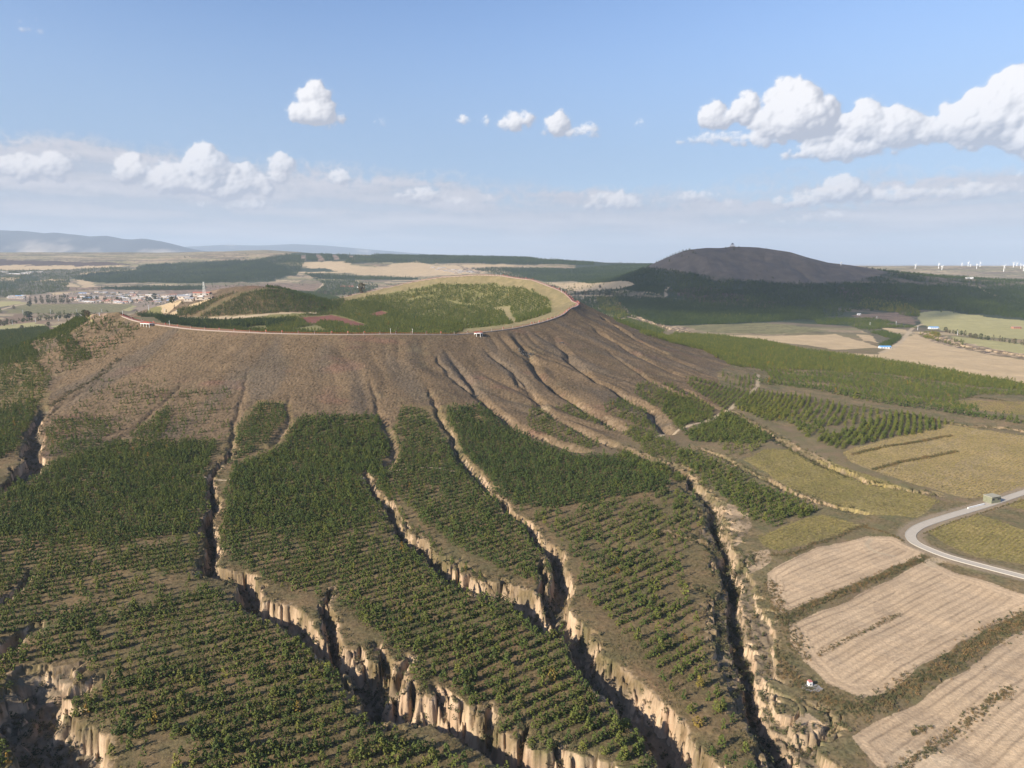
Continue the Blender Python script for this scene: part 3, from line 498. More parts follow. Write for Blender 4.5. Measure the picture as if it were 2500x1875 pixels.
# ------------------------------------------------------------------ cloud layer of the sky dome, 60 km away, outside the haze
def build_sky():
    A = np.arange(-62, 62.01, .062); E = np.arange(-.6, 27, .05); EE, AA = np.meshgrid(E, A, indexing='ij')
    rg_ = np.random.default_rng(12); H = np.zeros(AA.shape); BH = np.zeros(AA.shape)      # puff heights in degrees, height above cloud base 0..1
    def puff(cx, cz, r, zc, bh):
        j0, j1 = np.searchsorted(A, [cx - r, cx + r]); i0, i1 = np.searchsorted(E, [cz - r, cz + r])
        if j1 <= j0 or i1 <= i0: return
        sl = (slice(i0, i1), slice(j0, j1)); d2 = ((AA[sl] - cx) / r) ** 2 + ((EE[sl] - cz) / r) ** 2
        h = np.where(d2 < 1, zc + r * np.sqrt(np.clip(1 - d2, 0, 1)), 0); m = h > H[sl]; t = H[sl]; t[m] = h[m]; H[sl] = t; t = BH[sl]; t[m] = bh; BH[sl] = t
    for az_, el_, rw, rh, st in CL:
        n_ = int(18 + 40 * st * max(1, rw / rh) ** .8)
        for q in range(n_):
            x = rg_.normal(0, .40); z = rg_.uniform(-.55, .9); wdt = 1 - .62 * max(0, z)
            if abs(x) > 1: continue
            r = rh * (.16 + .30 * rg_.random() ** 1.5) * (1.1 - .3 * abs(x)) * (.75 + .35 * st); zc = rh * .45 * math.exp(-1.5 * (x * x + z * z)) * st
            cx, cz = az_ + x * rw * wdt * 1.15, el_ + z * rh * .85 * (1 - .35 * abs(x)); puff(cx, cz, r, zc, (z + .55) / 1.45)
            for c in range(7):
                a = rg_.uniform(0, 6.28); e = rg_.uniform(.55, 1.0); r2 = r * rg_.uniform(.18, .42); puff(cx + math.cos(a) * r * e, cz + math.sin(a) * r * e * .9, r2, zc + r * math.sqrt(max(0, 1 - e * e)) * .9, (z + .55) / 1.45)
    def blur(M, k):
        for ax in (0, 1):
            c = np.cumsum(np.pad(M, [(k + 1, k) if q == ax else (0, 0) for q in (0, 1)], mode='edge'), ax)
            M = (np.take(c, range(2 * k + 1, c.shape[ax]), ax) - np.take(c, range(0, c.shape[ax] - 2 * k - 1), ax)) / (2 * k + 1)
        return M
    wob = fbm(AA / .7, EE / .6, 6, 84, .6); Hs = blur(H, 1) + .30 * wob * np.clip(H, 0, .5) * 2; Hb = blur(blur(H, 4), 4); BHb = blur(BH, 3)
    gx = (np.roll(Hs, -1, 1) - np.roll(Hs, 1, 1)) / .124; gz = (np.roll(Hs, -1, 0) - np.roll(Hs, 1, 0)) / .10
    g2x = (np.roll(Hb, -3, 1) - np.roll(Hb, 3, 1)) / .372; g2z = (np.roll(Hb, -3, 0) - np.roll(Hb, 3, 0)) / .30
    def lamb(a, b): return (.60 * a - .45 * b + .62) / np.sqrt(1 + .9 * (a * a + b * b))
    L1 = lamb(gx, gz); L2 = lamb(g2x * 1.4, g2z * 1.4)
    lo = sst(3.0, 12, EE)
    lit = np.clip((.50 * blur(L1, 1) + .55 * L2 + .42 * (BHb - .45)) * 1.25 - .02, 0, 1)
    al = sst(.05, .55, blur(H, 2) + .55 * wob * sst(0, .1, Hb)) * (.78 + .20 * lo)
    soft = sst(.0, .5, Hb) * .35; al = np.maximum(al, soft * np.clip(.6 + wob * 1.5, 0, 1)); bl = 1 - np.abs(fbm(AA / 1.2, EE / 1.0, 5, 83, .5)) * 2.2
    wisp = np.clip(fbm(AA / 9, EE / 1.0, 6, 85) * 1.2 + .28, 0, 1)
    # hazy bank of flat far cloud above the horizon
    bank = (1 - sst(4.6, 6.6, EE + 1.5 * fbm(AA / 9, EE / 3, 4, 86) - .75 * bl + np.interp(AA, [-40, -20, 0, 15, 40], [-1.6, -1.0, .9, 1.2, .2]))) * (.42 + .5 * np.clip(wisp, 0, 1))
    bank = np.clip(bank * 1.8, 0, .93); thin = .72 * (1 - sst(6, 21, EE)); bank_c = bank; bank = bank + thin * (1 - bank)
    dark = np.stack([.37 + .06 * lo, .40 + .05 * lo, .49 + .03 * lo], 2); light = np.stack([.76 + .10 * lo, .74 + .11 * lo, .76 + .11 * lo], 2)
    cc = dark + (light - dark) * lit[..., None]
    wb = np.clip(bank_c / np.maximum(bank, 1e-3), 0, 1)[..., None]; ww = np.clip(wisp * .8 + .35 * (bl - .5) * sst(1.5, 5, EE), 0, 1.2); bcol = np.stack([.425 + .19 * ww, .445 + .15 * ww, .515 + .12 * ww], 2) * wb + np.array([.275, .37, .52]) * (1 - wb)
    a = al + bank * (1 - al); c = (cc * al[..., None] + bcol * (bank * (1 - al))[..., None]) / np.maximum(a, 1e-4)[..., None]
    edge = sst(62, 56, np.abs(AA)) * sst(27, 24, EE); a = a * edge
    ar, er = np.radians(AA), np.radians(EE); Rr = 60000.
    V = np.stack([Rr * np.sin(ar) * np.cos(er), Rr * np.cos(ar) * np.cos(er), CAMZ + Rr * np.sin(er)], 2).reshape(-1, 3).astype(np.float32)
    ni, nj = AA.shape; I = (np.arange(ni - 1)[:, None] * nj + np.arange(nj - 1)[None, :]); keep = (a[:-1, :-1] + a[1:, 1:] + a[1:, :-1] + a[:-1, 1:]) > .004
    I = I[keep].astype(np.int32); Q = np.stack([I, I + 1, I + nj + 1, I + nj], 1)
    used = np.zeros(len(V), bool); used[Q.ravel()] = True; idx = np.cumsum(used) - 1; V = V[used]; Q = idx[Q]
    me = bpy.data.meshes.new('sky'); me.vertices.add(len(V)); me.vertices.foreach_set('co', V.ravel()); me.loops.add(Q.size); me.loops.foreach_set('vertex_index', Q.astype(np.int32).ravel())
    me.polygons.add(len(Q)); me.polygons.foreach_set('loop_start', np.arange(0, Q.size, 4, dtype=np.int32))
    at = me.attributes.new('cloud', 'FLOAT_COLOR', 'POINT'); at.data.foreach_set('color', np.concatenate([c, a[..., None]], 2).reshape(-1, 4)[used].astype(np.float32).ravel())
    me.update(calc_edges=True); me.shade_smooth()
    o = bpy.data.objects.new('sky', me); S.collection.objects.link(o); o['kind'] = 'structure'
    m = bpy.data.materials.new('sky'); m.use_nodes = True; n = NT(m.node_tree); n.n.clear(); m.cycles.emission_sampling = 'NONE'
    ca = n.new('ShaderNodeAttribute', attribute_name='cloud'); em = n.new('ShaderNodeEmission'); n.l.new(ca.outputs['Color'], em.inputs[0]); em.inputs[1].default_value = .52
    tr = n.new('ShaderNodeBsdfTransparent'); mx = n.new('ShaderNodeMixShader'); n.l.new(ca.outputs['Alpha'], mx.inputs[0]); n.l.new(tr.outputs[0], mx.inputs[1]); n.l.new(em.outputs[0], mx.inputs[2])
    om = n.new('ShaderNodeOutputMaterial'); n.l.new(mx.outputs[0], om.inputs[0]); me.materials.append(m)
build_sky()
# haze: one closed box of thin even air round camera and scene
def build_haze():
    b = 33000.; z0, z1 = float(V[:, 2].min()) - 1.5, 1010.
    me = bpy.data.meshes.new('haze'); vs = [(x, y, z) for x in (-b, b) for y in (-b, b) for z in (z0, z1)]
    me.from_pydata(vs, [], [(0, 1, 3, 2), (4, 6, 7, 5), (0, 4, 5, 1), (2, 3, 7, 6), (0, 2, 6, 4), (1, 5, 7, 3)])
    o = bpy.data.objects.new('haze', me); S.collection.objects.link(o); o['kind'] = 'stuff'; o['label'] = 'thin bluish haze over the far plain and mountains'; o['category'] = 'haze'
    m = bpy.data.materials.new('haze'); m.use_nodes = True; n = NT(m.node_tree); n.n.clear(); pv = n.new('ShaderNodeVolumePrincipled')
    pv.inputs['Color'].default_value = (.68, .82, 1.0, 1); pv.inputs['Density'].default_value = HAZE; pv.inputs['Anisotropy'].default_value = 0.0
    om = n.new('ShaderNodeOutputMaterial'); n.l.new(pv.outputs[0], om.inputs['Volume']); me.materials.append(m)
HAZE = 4.6e-5
build_haze()

# ------------------------------------------------------------------ helpers for objects
def mat(name, colr, rough=.8, var=0, scale=3., metal=0):
    m = bpy.data.materials.new(name); m.use_nodes = True; n = NT(m.node_tree); b = n.n['Principled BSDF']
    b.inputs['Roughness'].default_value = rough; b.inputs['Metallic'].default_value = metal; b.inputs['Specular IOR Level'].default_value = .3
    if var:
        g_ = n.new('ShaderNodeNewGeometry'); f = n.noise(g_.outputs['Position'], scale, 4, .6)
        n.l.new(n.mix(f.outputs[0], tuple(c * (1 - var) for c in colr), tuple(min(1, c * (1 + var)) for c in colr)), b.inputs['Base Color'])
    else: b.inputs['Base Color'].default_value = (*colr, 1)
    return m
class MB:
    def __init__(s): s.v = []; s.f = []
    def box(s, c, d, rz=0, taper=1):
        k = len(s.v); ca, sa = math.cos(rz), math.sin(rz)
        for sz in (-1, 1):
            for sx, sy in ((-1, -1), (1, -1), (1, 1), (-1, 1)):
                t = taper if sz > 0 else 1; x = sx * d[0] / 2 * t; y = sy * d[1] / 2 * t
                s.v.append((c[0] + x * ca - y * sa, c[1] + x * sa + y * ca, c[2] + sz * d[2] / 2))
        s.f += [tuple(k + i for i in q) for q in ((3, 2, 1, 0), (4, 5, 6, 7), (0, 1, 5, 4), (1, 2, 6, 5), (2, 3, 7, 6), (3, 0, 4, 7))]
        return s
    def tube(s, a, b, r0, r1, n=8):
        a = Vector(a); b = Vector(b); d = (b - a).normalized(); u = d.orthogonal().normalized(); v = d.cross(u); k = len(s.v)
        for p, r in ((a, r0), (b, r1)):
            for i in range(n):
                t = 2 * math.pi * i / n; s.v.append(tuple(p + u * (r * math.cos(t)) + v * (r * math.sin(t))))
        s.f += [(k + i, k + (i + 1) % n, k + n + (i + 1) % n, k + n + i) for i in range(n)]
        s.f += [tuple(k + n - 1 - i for i in range(n)), tuple(k + n + i for i in range(n))]
        return s
    def add(s, vs, fs): k = len(s.v); s.v += [tuple(q) for q in vs]; s.f += [tuple(k + i for i in f) for f in fs]; return s
    def mesh(s, name, m=None, smooth=False):
        me = bpy.data.meshes.new(name); me.from_pydata(s.v, [], s.f); me.update()
        if m: me.materials.append(m)
        if smooth: me.shade_smooth()
        return me
    def build(s, name, m, parent=None, loc=None):
        return link(name, s.mesh(name, m), parent, loc)
def link(name, data, parent=None, loc=None, rz=0):
    o = bpy.data.objects.new(name, data); S.collection.objects.link(o)
    if parent: o.parent = parent
    if loc is not None: o.location = loc
    if rz: o.rotation_euler = (0, 0, rz)
    return o
def tag(o, label, cat, group=None, kind=None):
    o['label'] = label; o['category'] = cat
    if group: o['group'] = group
    if kind: o['kind'] = kind
    return o
def thing(name, label, cat, loc, rz=0, group=None): return tag(link(name, None, None, loc, rz), label, cat, group)
def copy_tree(root, loc, rz=0, sc=None, label=None):
    r = root.copy(); S.collection.objects.link(r); r.location = loc; r.rotation_euler = (0, 0, rz)
    if sc: r.scale = sc
    if label: r['label'] = label
    for ch in root.children:
        c = ch.copy(); S.collection.objects.link(c); c.parent = r
        for gch in ch.children: d = gch.copy(); S.collection.objects.link(d); d.parent = c
    return r
def hz(x, y): return height(np.atleast_1d(np.asarray(x, float)), np.atleast_1d(np.asarray(y, float)))

# ------------------------------------------------------------------ trees
def leaf_mat(name, cols, inst=True):
    m = bpy.data.materials.new(name); m.use_nodes = True; n = NT(m.node_tree); b = n.n['Principled BSDF']
    if inst: a = n.new('ShaderNodeAttribute', attribute_type='INSTANCER', attribute_name='tint'); t = a.outputs['Fac']
    else: oi = n.new('ShaderNodeObjectInfo'); t = oi.outputs['Random']
    cr = n.new('ShaderNodeValToRGB'); n.l.new(t, cr.inputs[0]); e = cr.color_ramp.elements
    for i, (p, c) in enumerate(cols):
        q = e[i] if i < 2 else e.new(p)
        q.position = p; q.color = (*c, 1)
    g_ = n.new('ShaderNodeNewGeometry'); f = n.noise(g_.outputs['Position'], 1.6, 3, .7)
    hs = n.new('ShaderNodeVectorMath', operation='SCALE'); n.l.new(cr.outputs[0], hs.inputs[0]); n.l.new(n.m('ADD', .45, n.m('MULTIPLY', f.outputs[0], 1.1)), hs.inputs['Scale'])
    n.l.new(hs.outputs[0], b.inputs['Base Color']); b.inputs['Roughness'].default_value = .8; b.inputs['Specular IOR Level'].default_value = .15
    return m
PINE = [(0, (0.035, 0.053, 0.018)), (.35, (0.060, 0.083, 0.021)), (.7, (0.104, 0.113, 0.023)), (.97, (0.159, 0.147, 0.028)), (1.0, (0.186, 0.108, 0.020))]
pine_inst = leaf_mat('pine_foliage', PINE); pine_obj = leaf_mat('pine_foliage_near', [(0, (.050, .070, .020)), (.5, (.078, .096, .023)), (.96, (.12, .122, .027)), (1, (.19, .13, .03))], False)
bark = mat('bark', (.09, .065, .045), .9, .3, 8)
def crown(seed, nc, hgt, wid, shape, cards=26, z0=.12):
    """needle clumps spread through the crown's volume: jagged little lumps plus loose sprays"""
    r = random.Random(seed); mb = MB()
    def oct_(c, s):
        vs = []; 
        for (dx, dy, dz) in ((1, 0, 0), (-1, 0, 0), (0, 1, 0), (0, -1, 0), (0, 0, 1), (0, 0, -1)):
            j = s * r.uniform(.6, 1.35); vs.append((c[0] + dx * j + r.uniform(-.25, .25) * s, c[1] + dy * j + r.uniform(-.25, .25) * s, c[2] + dz * j * .85 + r.uniform(-.2, .2) * s))
        mb.add(vs, [(0, 2, 4), (2, 1, 4), (1, 3, 4), (3, 0, 4), (2, 0, 5), (1, 2, 5), (3, 1, 5), (0, 3, 5)])
    for i in range(nc):
        t = r.random() ** .8; z = z0 + t * (1 - z0)
        prof = {'pine': (1 - t) ** .65 * .95 + .10, 'round': math.sqrt(max(0.05, 1 - (2 * t - 1) ** 2)) * .9 + .1, 'tall': .5 + .5 * math.sin(math.pi * min(1, t + .1))}[shape]
        a = r.uniform(0, 6.283); q = wid / 2 * prof * math.sqrt(r.uniform(.15, 1)); oct_((q * math.cos(a), q * math.sin(a), z * hgt), wid * r.uniform(.10, .19) * (1.1 - .35 * t))
    for i in range(cards):
        t = r.random(); z = (z0 + t * (1 - z0)) * hgt; prof = (1 - t) ** .6 * .95 + .1 if shape == 'pine' else math.sqrt(max(.05, 1 - (2 * t - 1) ** 2))
        a = r.uniform(0, 6.283); q = wid / 2 * prof * r.uniform(.8, 1.15); c = Vector((q * math.cos(a), q * math.sin(a), z)); s_ = wid * .13
        p = [c + Vector((r.uniform(-1, 1), r.uniform(-1, 1), r.uniform(-.6, 1))) * s_ for _ in range(3)]
        mb.add(p, [(0, 1, 2)])
    return mb
def trunk_mb(h, r0, seed=0):
    r = random.Random(seed); mb = MB(); mb.tube((0, 0, -.15), (0, 0, h * .62), r0, r0 * .35, 6)
    for k in range(5):
        a = k * 2.4 + seed; z = h * (.18 + .09 * k); mb.tube((0, 0, z), (math.cos(a) * h * .2, math.sin(a) * h * .2, z + h * .10), r0 * .4, r0 * .12, 4)
    return mb
def variants(spec, m):
    out = []
    for i, (nc, h, wd, shp, cards) in enumerate(spec):
        mb = crown(100 + i, nc, h, wd, shp, cards, .06); mb.tube((0, 0, -.2), (0, 0, h * .5), wd * .035, wd * .015, 4)
        out.append(bpy.data.objects.new('tree_form', mb.mesh('tree_form', m)))
    return out
VP = variants([(19, 3.2, 2.2, 'pine', 16), (17, 2.8, 2.1, 'pine', 16), (21, 3.6, 2.3, 'pine', 18), (16, 2.4, 2.2, 'round', 16), (20, 3.3, 2.5, 'pine', 16)], pine_inst)
def scatter(name, pts, sc, tint, forms, label, cat, squash=None, sink=.05):
    """many plants as ONE object: a point mesh with instances on it"""
    n_ = len(pts); me = bpy.data.meshes.new(name); me.vertices.add(n_); p = np.array(pts, np.float32).copy(); p[:, 2] -= sink; me.vertices.foreach_set('co', p.ravel())
    rs = np.random.default_rng(len(name) + n_)
    h_ = rs.uniform(.8, 1.25, n_) * sc; S3 = np.stack([sc * rs.uniform(.85, 1.15, n_), sc * rs.uniform(.85, 1.15, n_), h_ * (squash or 1)], 1)
    a = me.attributes.new('scl', 'FLOAT_VECTOR', 'POINT'); a.data.foreach_set('vector', S3.astype(np.float32).ravel())
    R3 = np.stack([rs.uniform(-.07, .07, n_), rs.uniform(-.07, .07, n_), rs.uniform(0, 6.283, n_)], 1); a = me.attributes.new('rot', 'FLOAT_VECTOR', 'POINT'); a.data.foreach_set('vector', R3.astype(np.float32).ravel())
    a = me.attributes.new('tint', 'FLOAT', 'POINT'); a.data.foreach_set('value', np.clip(tint, 0, 1).astype(np.float32))
    a = me.attributes.new('form', 'INT', 'POINT'); a.data.foreach_set('value', rs.integers(0, len(forms), n_).astype(np.int32))
    o = link(name, me); tag(o, label, cat, kind='stuff')
    G = bpy.data.node_groups.new(name, 'GeometryNodeTree'); G.interface.new_socket('Geometry', in_out='INPUT', socket_type='NodeSocketGeometry'); G.interface.new_socket('Geometry', in_out='OUTPUT', socket_type='NodeSocketGeometry')
    N_ = G.nodes; Lk = G.links; gi_ = N_.new('NodeGroupInput'); go_ = N_.new('NodeGroupOutput'); ip = N_.new('GeometryNodeInstanceOnPoints'); jn = N_.new('GeometryNodeJoinGeometry')
    m2p = N_.new('GeometryNodeMeshToPoints'); Lk.new(gi_.outputs[0], m2p.inputs[0]); Lk.new(m2p.outputs[0], ip.inputs['Points'])
    for f in forms[::-1]:
        oi = N_.new('GeometryNodeObjectInfo'); oi.inputs['Object'].default_value = f; g2 = N_.new('GeometryNodeGeometryToInstance'); Lk.new(oi.outputs['Geometry'], g2.inputs[0]); Lk.new(g2.outputs[0], jn.inputs[0])
    Lk.new(jn.outputs[0], ip.inputs['Instance']); ip.inputs['Pick Instance'].default_value = True
    def at_(nm, typ):
        q = N_.new('GeometryNodeInputNamedAttribute'); q.data_type = typ; q.inputs['Name'].default_value = nm; return q.outputs['Attribute']
    Lk.new(at_('form', 'INT'), ip.inputs['Instance Index']); Lk.new(at_('scl', 'FLOAT_VECTOR'), ip.inputs['Scale'])
    e2r = N_.new('FunctionNodeEulerToRotation'); Lk.new(at_('rot', 'FLOAT_VECTOR'), e2r.inputs[0]); Lk.new(e2r.outputs[0], ip.inputs['Rotation'])
    Lk.new(ip.outputs[0], go_.inputs[0]); md = o.modifiers.new('plants', 'NODES'); md.node_group = G
    return o
RCX, RCY = -330., 940.
def rows(P, sr, sa, dens, patch=.0, jit=.25, seed=0, centre=(RCX, RCY), gap=0.0, psc=38):
    """planting rows that follow the contours round the cone; clumpy survival"""
    cx, cy = centre; rs = np.random.default_rng(seed + 5)
    P = np.asarray(P); rho = np.hypot(P[:, 0] - cx, P[:, 1] - cy); x0, y0 = P.min(0); x1, y1 = P.max(0)
    if len(P) < 3: return np.zeros((0, 2))
    c0 = P.mean(0); a0 = math.atan2(c0[1] - cy, c0[0] - cx); th = (np.arctan2(P[:, 1] - cy, P[:, 0] - cx) - a0 + np.pi) % (2 * np.pi) - np.pi
    rmin = max(rho.min() * .9, 2)
    if pip(P, np.array([cx]), np.array([cy]))[0]: rmin = 2; th = np.array([-np.pi, np.pi])
    L = []
    for r in np.arange(rmin, rho.max(), sr):
        n_ = int((th.max() - th.min() + .06) * r / sa)
        if n_ < 1: continue
        t = a0 + th.min() - .03 + (np.arange(n_) + rs.random()) * sa / r; L.append(np.stack([cx + np.cos(t) * (r + 0), cy + np.sin(t) * r], 1))
    Q = np.concatenate(L); Q = Q + rs.normal(0, jit * .6 * sa, Q.shape)
    k = (Q[:, 0] > x0) & (Q[:, 0] < x1) & (Q[:, 1] > y0) & (Q[:, 1] < y1); Q = Q[k]
    w_ = 3.5; k = pip(P, Q[:, 0] + fbm(Q[:, 0] / 25, Q[:, 1] / 25, 2, 91) * w_, Q[:, 1] + fbm(Q[:, 0] / 25, Q[:, 1] / 25, 2, 92) * w_); Q = Q[k]
    rq_ = np.hypot(Q[:, 0] - cx, Q[:, 1] - cy); aq_ = np.arctan2(Q[:, 1] - cy, Q[:, 0] - cx) * 700; nz_ = fbm(aq_ / psc, rq_ / 11, 3, 93 + seed) * 1.5 + fbm(Q[:, 0] / 60, Q[:, 1] / 60, 2, 94) * .9
    pr = np.clip(dens + patch * nz_ * 1.6, 0, .97); return Q[rs.random(len(Q)) < pr]
TREES = [  # frame, row gap, tree gap, density, patchiness, scale, tint, polygon
 ('F', 3.9, 2.05, .74, .38, 1.0, .62, [(-90, 1075), (30, 1035), (70, 1060), (130, 990), (205, 952), (330, 950), (465, 952), (440, 1030), (460, 1110), (425, 1190), (450, 1270), (560, 1330), (700, 1440), (800, 1540), (870, 1590), (1200, 1700), (1200, 1760), (-90, 1760)]),
 ('F', 3.9, 2.05, .72, .38, 1.0, .58, [(500, 1010), (600, 965), (650, 895), (820, 897), (850, 940), (830, 1010), (870, 1110), (960, 1200), (1080, 1280), (1190, 1345), (1260, 1430), (1350, 1540), (1450, 1640), (1450, 1730), (1200, 1700), (1080, 1570), (940, 1500), (880, 1440), (730, 1300), (640, 1280), (560, 1250), (470, 1190)]),
 ('F', 3.4, 1.9, .86, .2, .95, .45, [(505, 930), (560, 872), (612, 872), (622, 900), (585, 950), (540, 980), (500, 1000)]),
 ('F', 3.6, 2.0, .80, .3, .98, .5, [(845, 930), (870, 878), (915, 885), (950, 930), (985, 985), (1050, 1050), (1110, 1110), (1190, 1200), (1180, 1260), (1080, 1235), (960, 1170), (880, 1090), (830, 1020)]),
 ('F', 3.3, 1.9, .93, .12, 1.0, .42, [(960, 882), (1040, 876), (1110, 925), (1180, 962), (1260, 988), (1310, 985), (1400, 1010), (1450, 1040), (1440, 1060), (1300, 1080), (1200, 1100), (1100, 1090), (1030, 1020), (985, 960)]),
 ('F', 4.2, 2.2, .50, .55, 1.0, .6, [(1120, 1100), (1200, 1105), (1440, 1062), (1500, 1075), (1520, 1130), (1500, 1180), (1470, 1220), (1530, 1400), (1560, 1530), (1680, 1650), (1720, 1740), (1600, 1740), (1520, 1600), (1440, 1480), (1340, 1380), (1250, 1270), (1230, 1190)]),
 ('B', 3.6, 2.1, .62, .3, .8, .5, [(1220, 1190), (1330, 1170), (1500, 1290), (1700, 1400), (1620, 1440), (1400, 1380), (1200, 1290)]),
 ('B', 3.6, 2.1, .66, .3, .85, .5, [(1390, 1160), (1560, 1150), (1760, 1250), (2020, 1330), (2212, 1450), (2300, 1560), (2212, 1659), (2000, 1500), (1880, 1370), (1680, 1290), (1450, 1210)]),
 ('B', 3.6, 2.1, .7, .2, .8, .5, [(1690, 1150), (1850, 1110), (2000, 1200), (2090, 1330), (1950, 1290), (1700, 1190)]), ('B', 3.6, 2.2, .6, .3, .8, .5, [(1900, 1010), (2100, 1010), (2212, 1060), (2300, 1200), (2212, 1330), (2100, 1240), (2000, 1150), (1900, 1080)]),
 ('B', 3.4, 2.0, .85, .2, 1, .5, [(1750, 1480), (1900, 1460), (2212, 1600), (2400, 1680), (2300, 1690), (2000, 1600)]),
 ('C', 3.8, 2.2, .8, .2, .9, .55, [(0, 1070), (100, 1080), (240, 1190), (200, 1240), (0, 1300), (-120, 1300), (-100, 1080)]), ('C', 3.8, 2.2, .72, .2, .8, .5, [(30, 960), (200, 1000), (450, 1060), (430, 1120), (280, 1180), (60, 1030)]),
 ('C', 4, 2.4, .45, .4, .8, .5, [(250, 950), (490, 975), (460, 1050), (330, 1030)]), ('C', 3.4, 2.0, .92, .1, 1.05, .5, [(20, 1345), (290, 1205), (330, 1220), (460, 1290), (620, 1380), (540, 1405), (330, 1400), (60, 1390)]),
 ('C', 4, 2.4, .3, .4, .9, .6, [(250, 1400), (520, 1410), (440, 1470), (300, 1480)]),
 ('C', 3.8, 2.2, .82, .2, 1.0, .65, [(345, 1160), (420, 1080), (500, 1060), (860, 1112), (860, 1130), (700, 1200), (620, 1260), (500, 1240)]),
 ('C', 4.6, 2.6, .55, .5, 1.05, .6, [(700, 1200), (860, 1112), (1040, 1162), (1280, 1205), (1250, 1260), (950, 1300), (850, 1390), (720, 1290), (640, 1260)]),
 ('C', 4.0, 2.3, .92, .1, 1.1, .58, [(1020, 1345), (1300, 1225), (1440, 1215), (1770, 1275), (1560, 1335), (1260, 1388), (1020, 1440), (880, 1390), (940, 1340)]),
 ('C', 3.6, 2.4, .80, .2, 1.0, .62, [(150, 750), (600, 762), (830, 803), (1300, 862), (1700, 925), (2300, 1035), (2300, 1065), (1900, 1040), (1300, 955), (900, 935), (500, 915), (330, 895), (150, 800)]),
 ('C', 3.6, 2.4, .8, .2, 1.0, .6, [(0, 700), (200, 705), (560, 745), (600, 765), (300, 790), (120, 790), (0, 750)]),
 ('C', 4.4, 2.6, .8, .3, 1.0, .5, [(520, 925), (900, 975), (1250, 1012), (1700, 1055), (1950, 1092), (1750, 1135), (1620, 1115), (1200, 1060), (900, 1015), (600, 990)]),
 ('C', 4, 2.5, .62, .35, .95, .55, [(330, 890), (900, 945), (1300, 965), (1900, 1050), (2300, 1075), (2300, 1100), (1950, 1092), (1700, 1052), (1250, 1007), (900, 968), (520, 922)]), ('C', 4, 2.5, .6, .35, .95, .55, [(560, 1000), (900, 1030), (1250, 1070), (1600, 1120), (1900, 1160), (1850, 1200), (1500, 1150), (1000, 1065), (560, 1010)]),
 ('K', 4.0, 2.6, .8, .2, 1.0, .6, [(700, 1010), (1100, 1030), (1700, 1090), (2212, 1140), (2212, 1165), (1100, 1150), (850, 1070)]), ('K', 5, 3, .5, .4, 1.1, .4, [(430, 880), (560, 860), (900, 960), (1000, 1010), (700, 1000)]),
 ('G', 3.7, 2.1, .85, .2, 1.0, .5, [(230, 20), (350, 70), (520, 60), (700, 125), (910, 215), (640, 320), (520, 270), (420, 190)]), ('C', 3.8, 2.2, .9, .1, 1.0, .5, [(0, 1440), (130, 1470), (300, 1560), (450, 1620), (420, 1659), (250, 1659), (0, 1550)]),
 ('F', 3.9, 2.05, .55, .3, .95, .5, [(20, 1045), (90, 1010), (205, 957), (330, 955), (465, 957), (445, 1040), (455, 1140), (300, 1180), (0, 1170)]), ('F', 3.9, 2.05, .55, .3, .95, .5, [(505, 1012), (600, 968), (650, 900), (820, 900), (845, 940), (830, 1010), (855, 1110), (700, 1170), (490, 1140), (480, 1060)]),
 # crater floor
 ('F', 3.6, 2.6, .93, .12, 1.15, .72, [(640, 684), (700, 664), (760, 650), (830, 655), (900, 690), (1000, 700), (1000, 716), (860, 724), (700, 722), (560, 716), (500, 712), (420, 704), (380, 697), (560, 690)]),
 ('F', 3.8, 2.7, .66, .45, 1.15, .68, [(740, 652), (800, 640), (860, 632), (950, 614), (1060, 614), (1150, 628), (1188, 650), (1190, 675), (1130, 695), (1000, 710), (900, 700), (800, 672)]),
 ('F', 3.2, 2.4, .95, .05, 1.35, .15, [(296, 680), (340, 680), (400, 690), (560, 692), (640, 694), (560, 712), (430, 706), (350, 697)]),
 ('I', 3.7, 2.7, .90, .15, 1.15, .34, [(-300, 690), (-120, 650), (0, 610), (150, 560), (400, 490), (650, 470), (900, 480), (1200, 500), (1450, 560), (1510, 610), (1400, 680), (1240, 712), (700, 742), (0, 766), (-300, 755)]),
 # left flank
 ('A', 3.6, 2.4, .9, .12, 1.05, .42, [(-90, 690), (300, 652), (560, 622), (480, 682), (300, 742), (150, 765), (240, 865), (-90, 930)]), ('A', 5, 3.6, .42, .35, 1.0, .42, [(560, 612), (760, 590), (900, 660), (870, 750), (600, 870), (560, 900), (400, 960), (300, 980), (200, 900), (150, 770)]),
 ('A', 3.5, 2.4, .85, .1, 1.0, .42, [(360, 720), (450, 730), (590, 850), (560, 880), (420, 870)]), ('A', 4.2, 2.5, .62, .4, 1.0, .5, [(-90, 930), (220, 870), (350, 960), (330, 1010), (290, 1100), (240, 1230), (160, 1340), (80, 1420), (-20, 1520), (-90, 1500)]),
 ('A', 5, 3.4, .33, .45, .8, .45, [(650, 990), (960, 1000), (1060, 1010), (1100, 1090), (950, 1200), (780, 1290), (500, 1260), (470, 1160)]), ('A', 4.6, 3.0, .42, .4, .8, .45, [(1110, 1090), (1480, 1040), (1490, 1250), (1480, 1370), (950, 1390), (1010, 1250)]),
 ('A', 3.6, 2.2, .88, .1, 1.0, .45, [(830, 1360), (900, 1290), (1000, 1230), (1100, 1170), (1110, 1250), (1000, 1385)]), ('A', 4.0, 2.4, .6, .4, 1.0, .5, [(330, 1250), (650, 1250), (780, 1300), (700, 1370), (520, 1430), (330, 1490), (270, 1400)]),
 ('A', 4, 2.6, .8, .2, 1, .45, [(-90, 1500), (0, 1500), (80, 1450), (150, 1400), (190, 1300), (260, 1160), (200, 1120), (0, 1200), (-90, 1300)]),
 ('M', 3.8, 2.2, .8, .3, 1.1, .7, [(-60, 1470), (60, 1480), (160, 1600), (220, 1760), (-60, 1760)]),
]
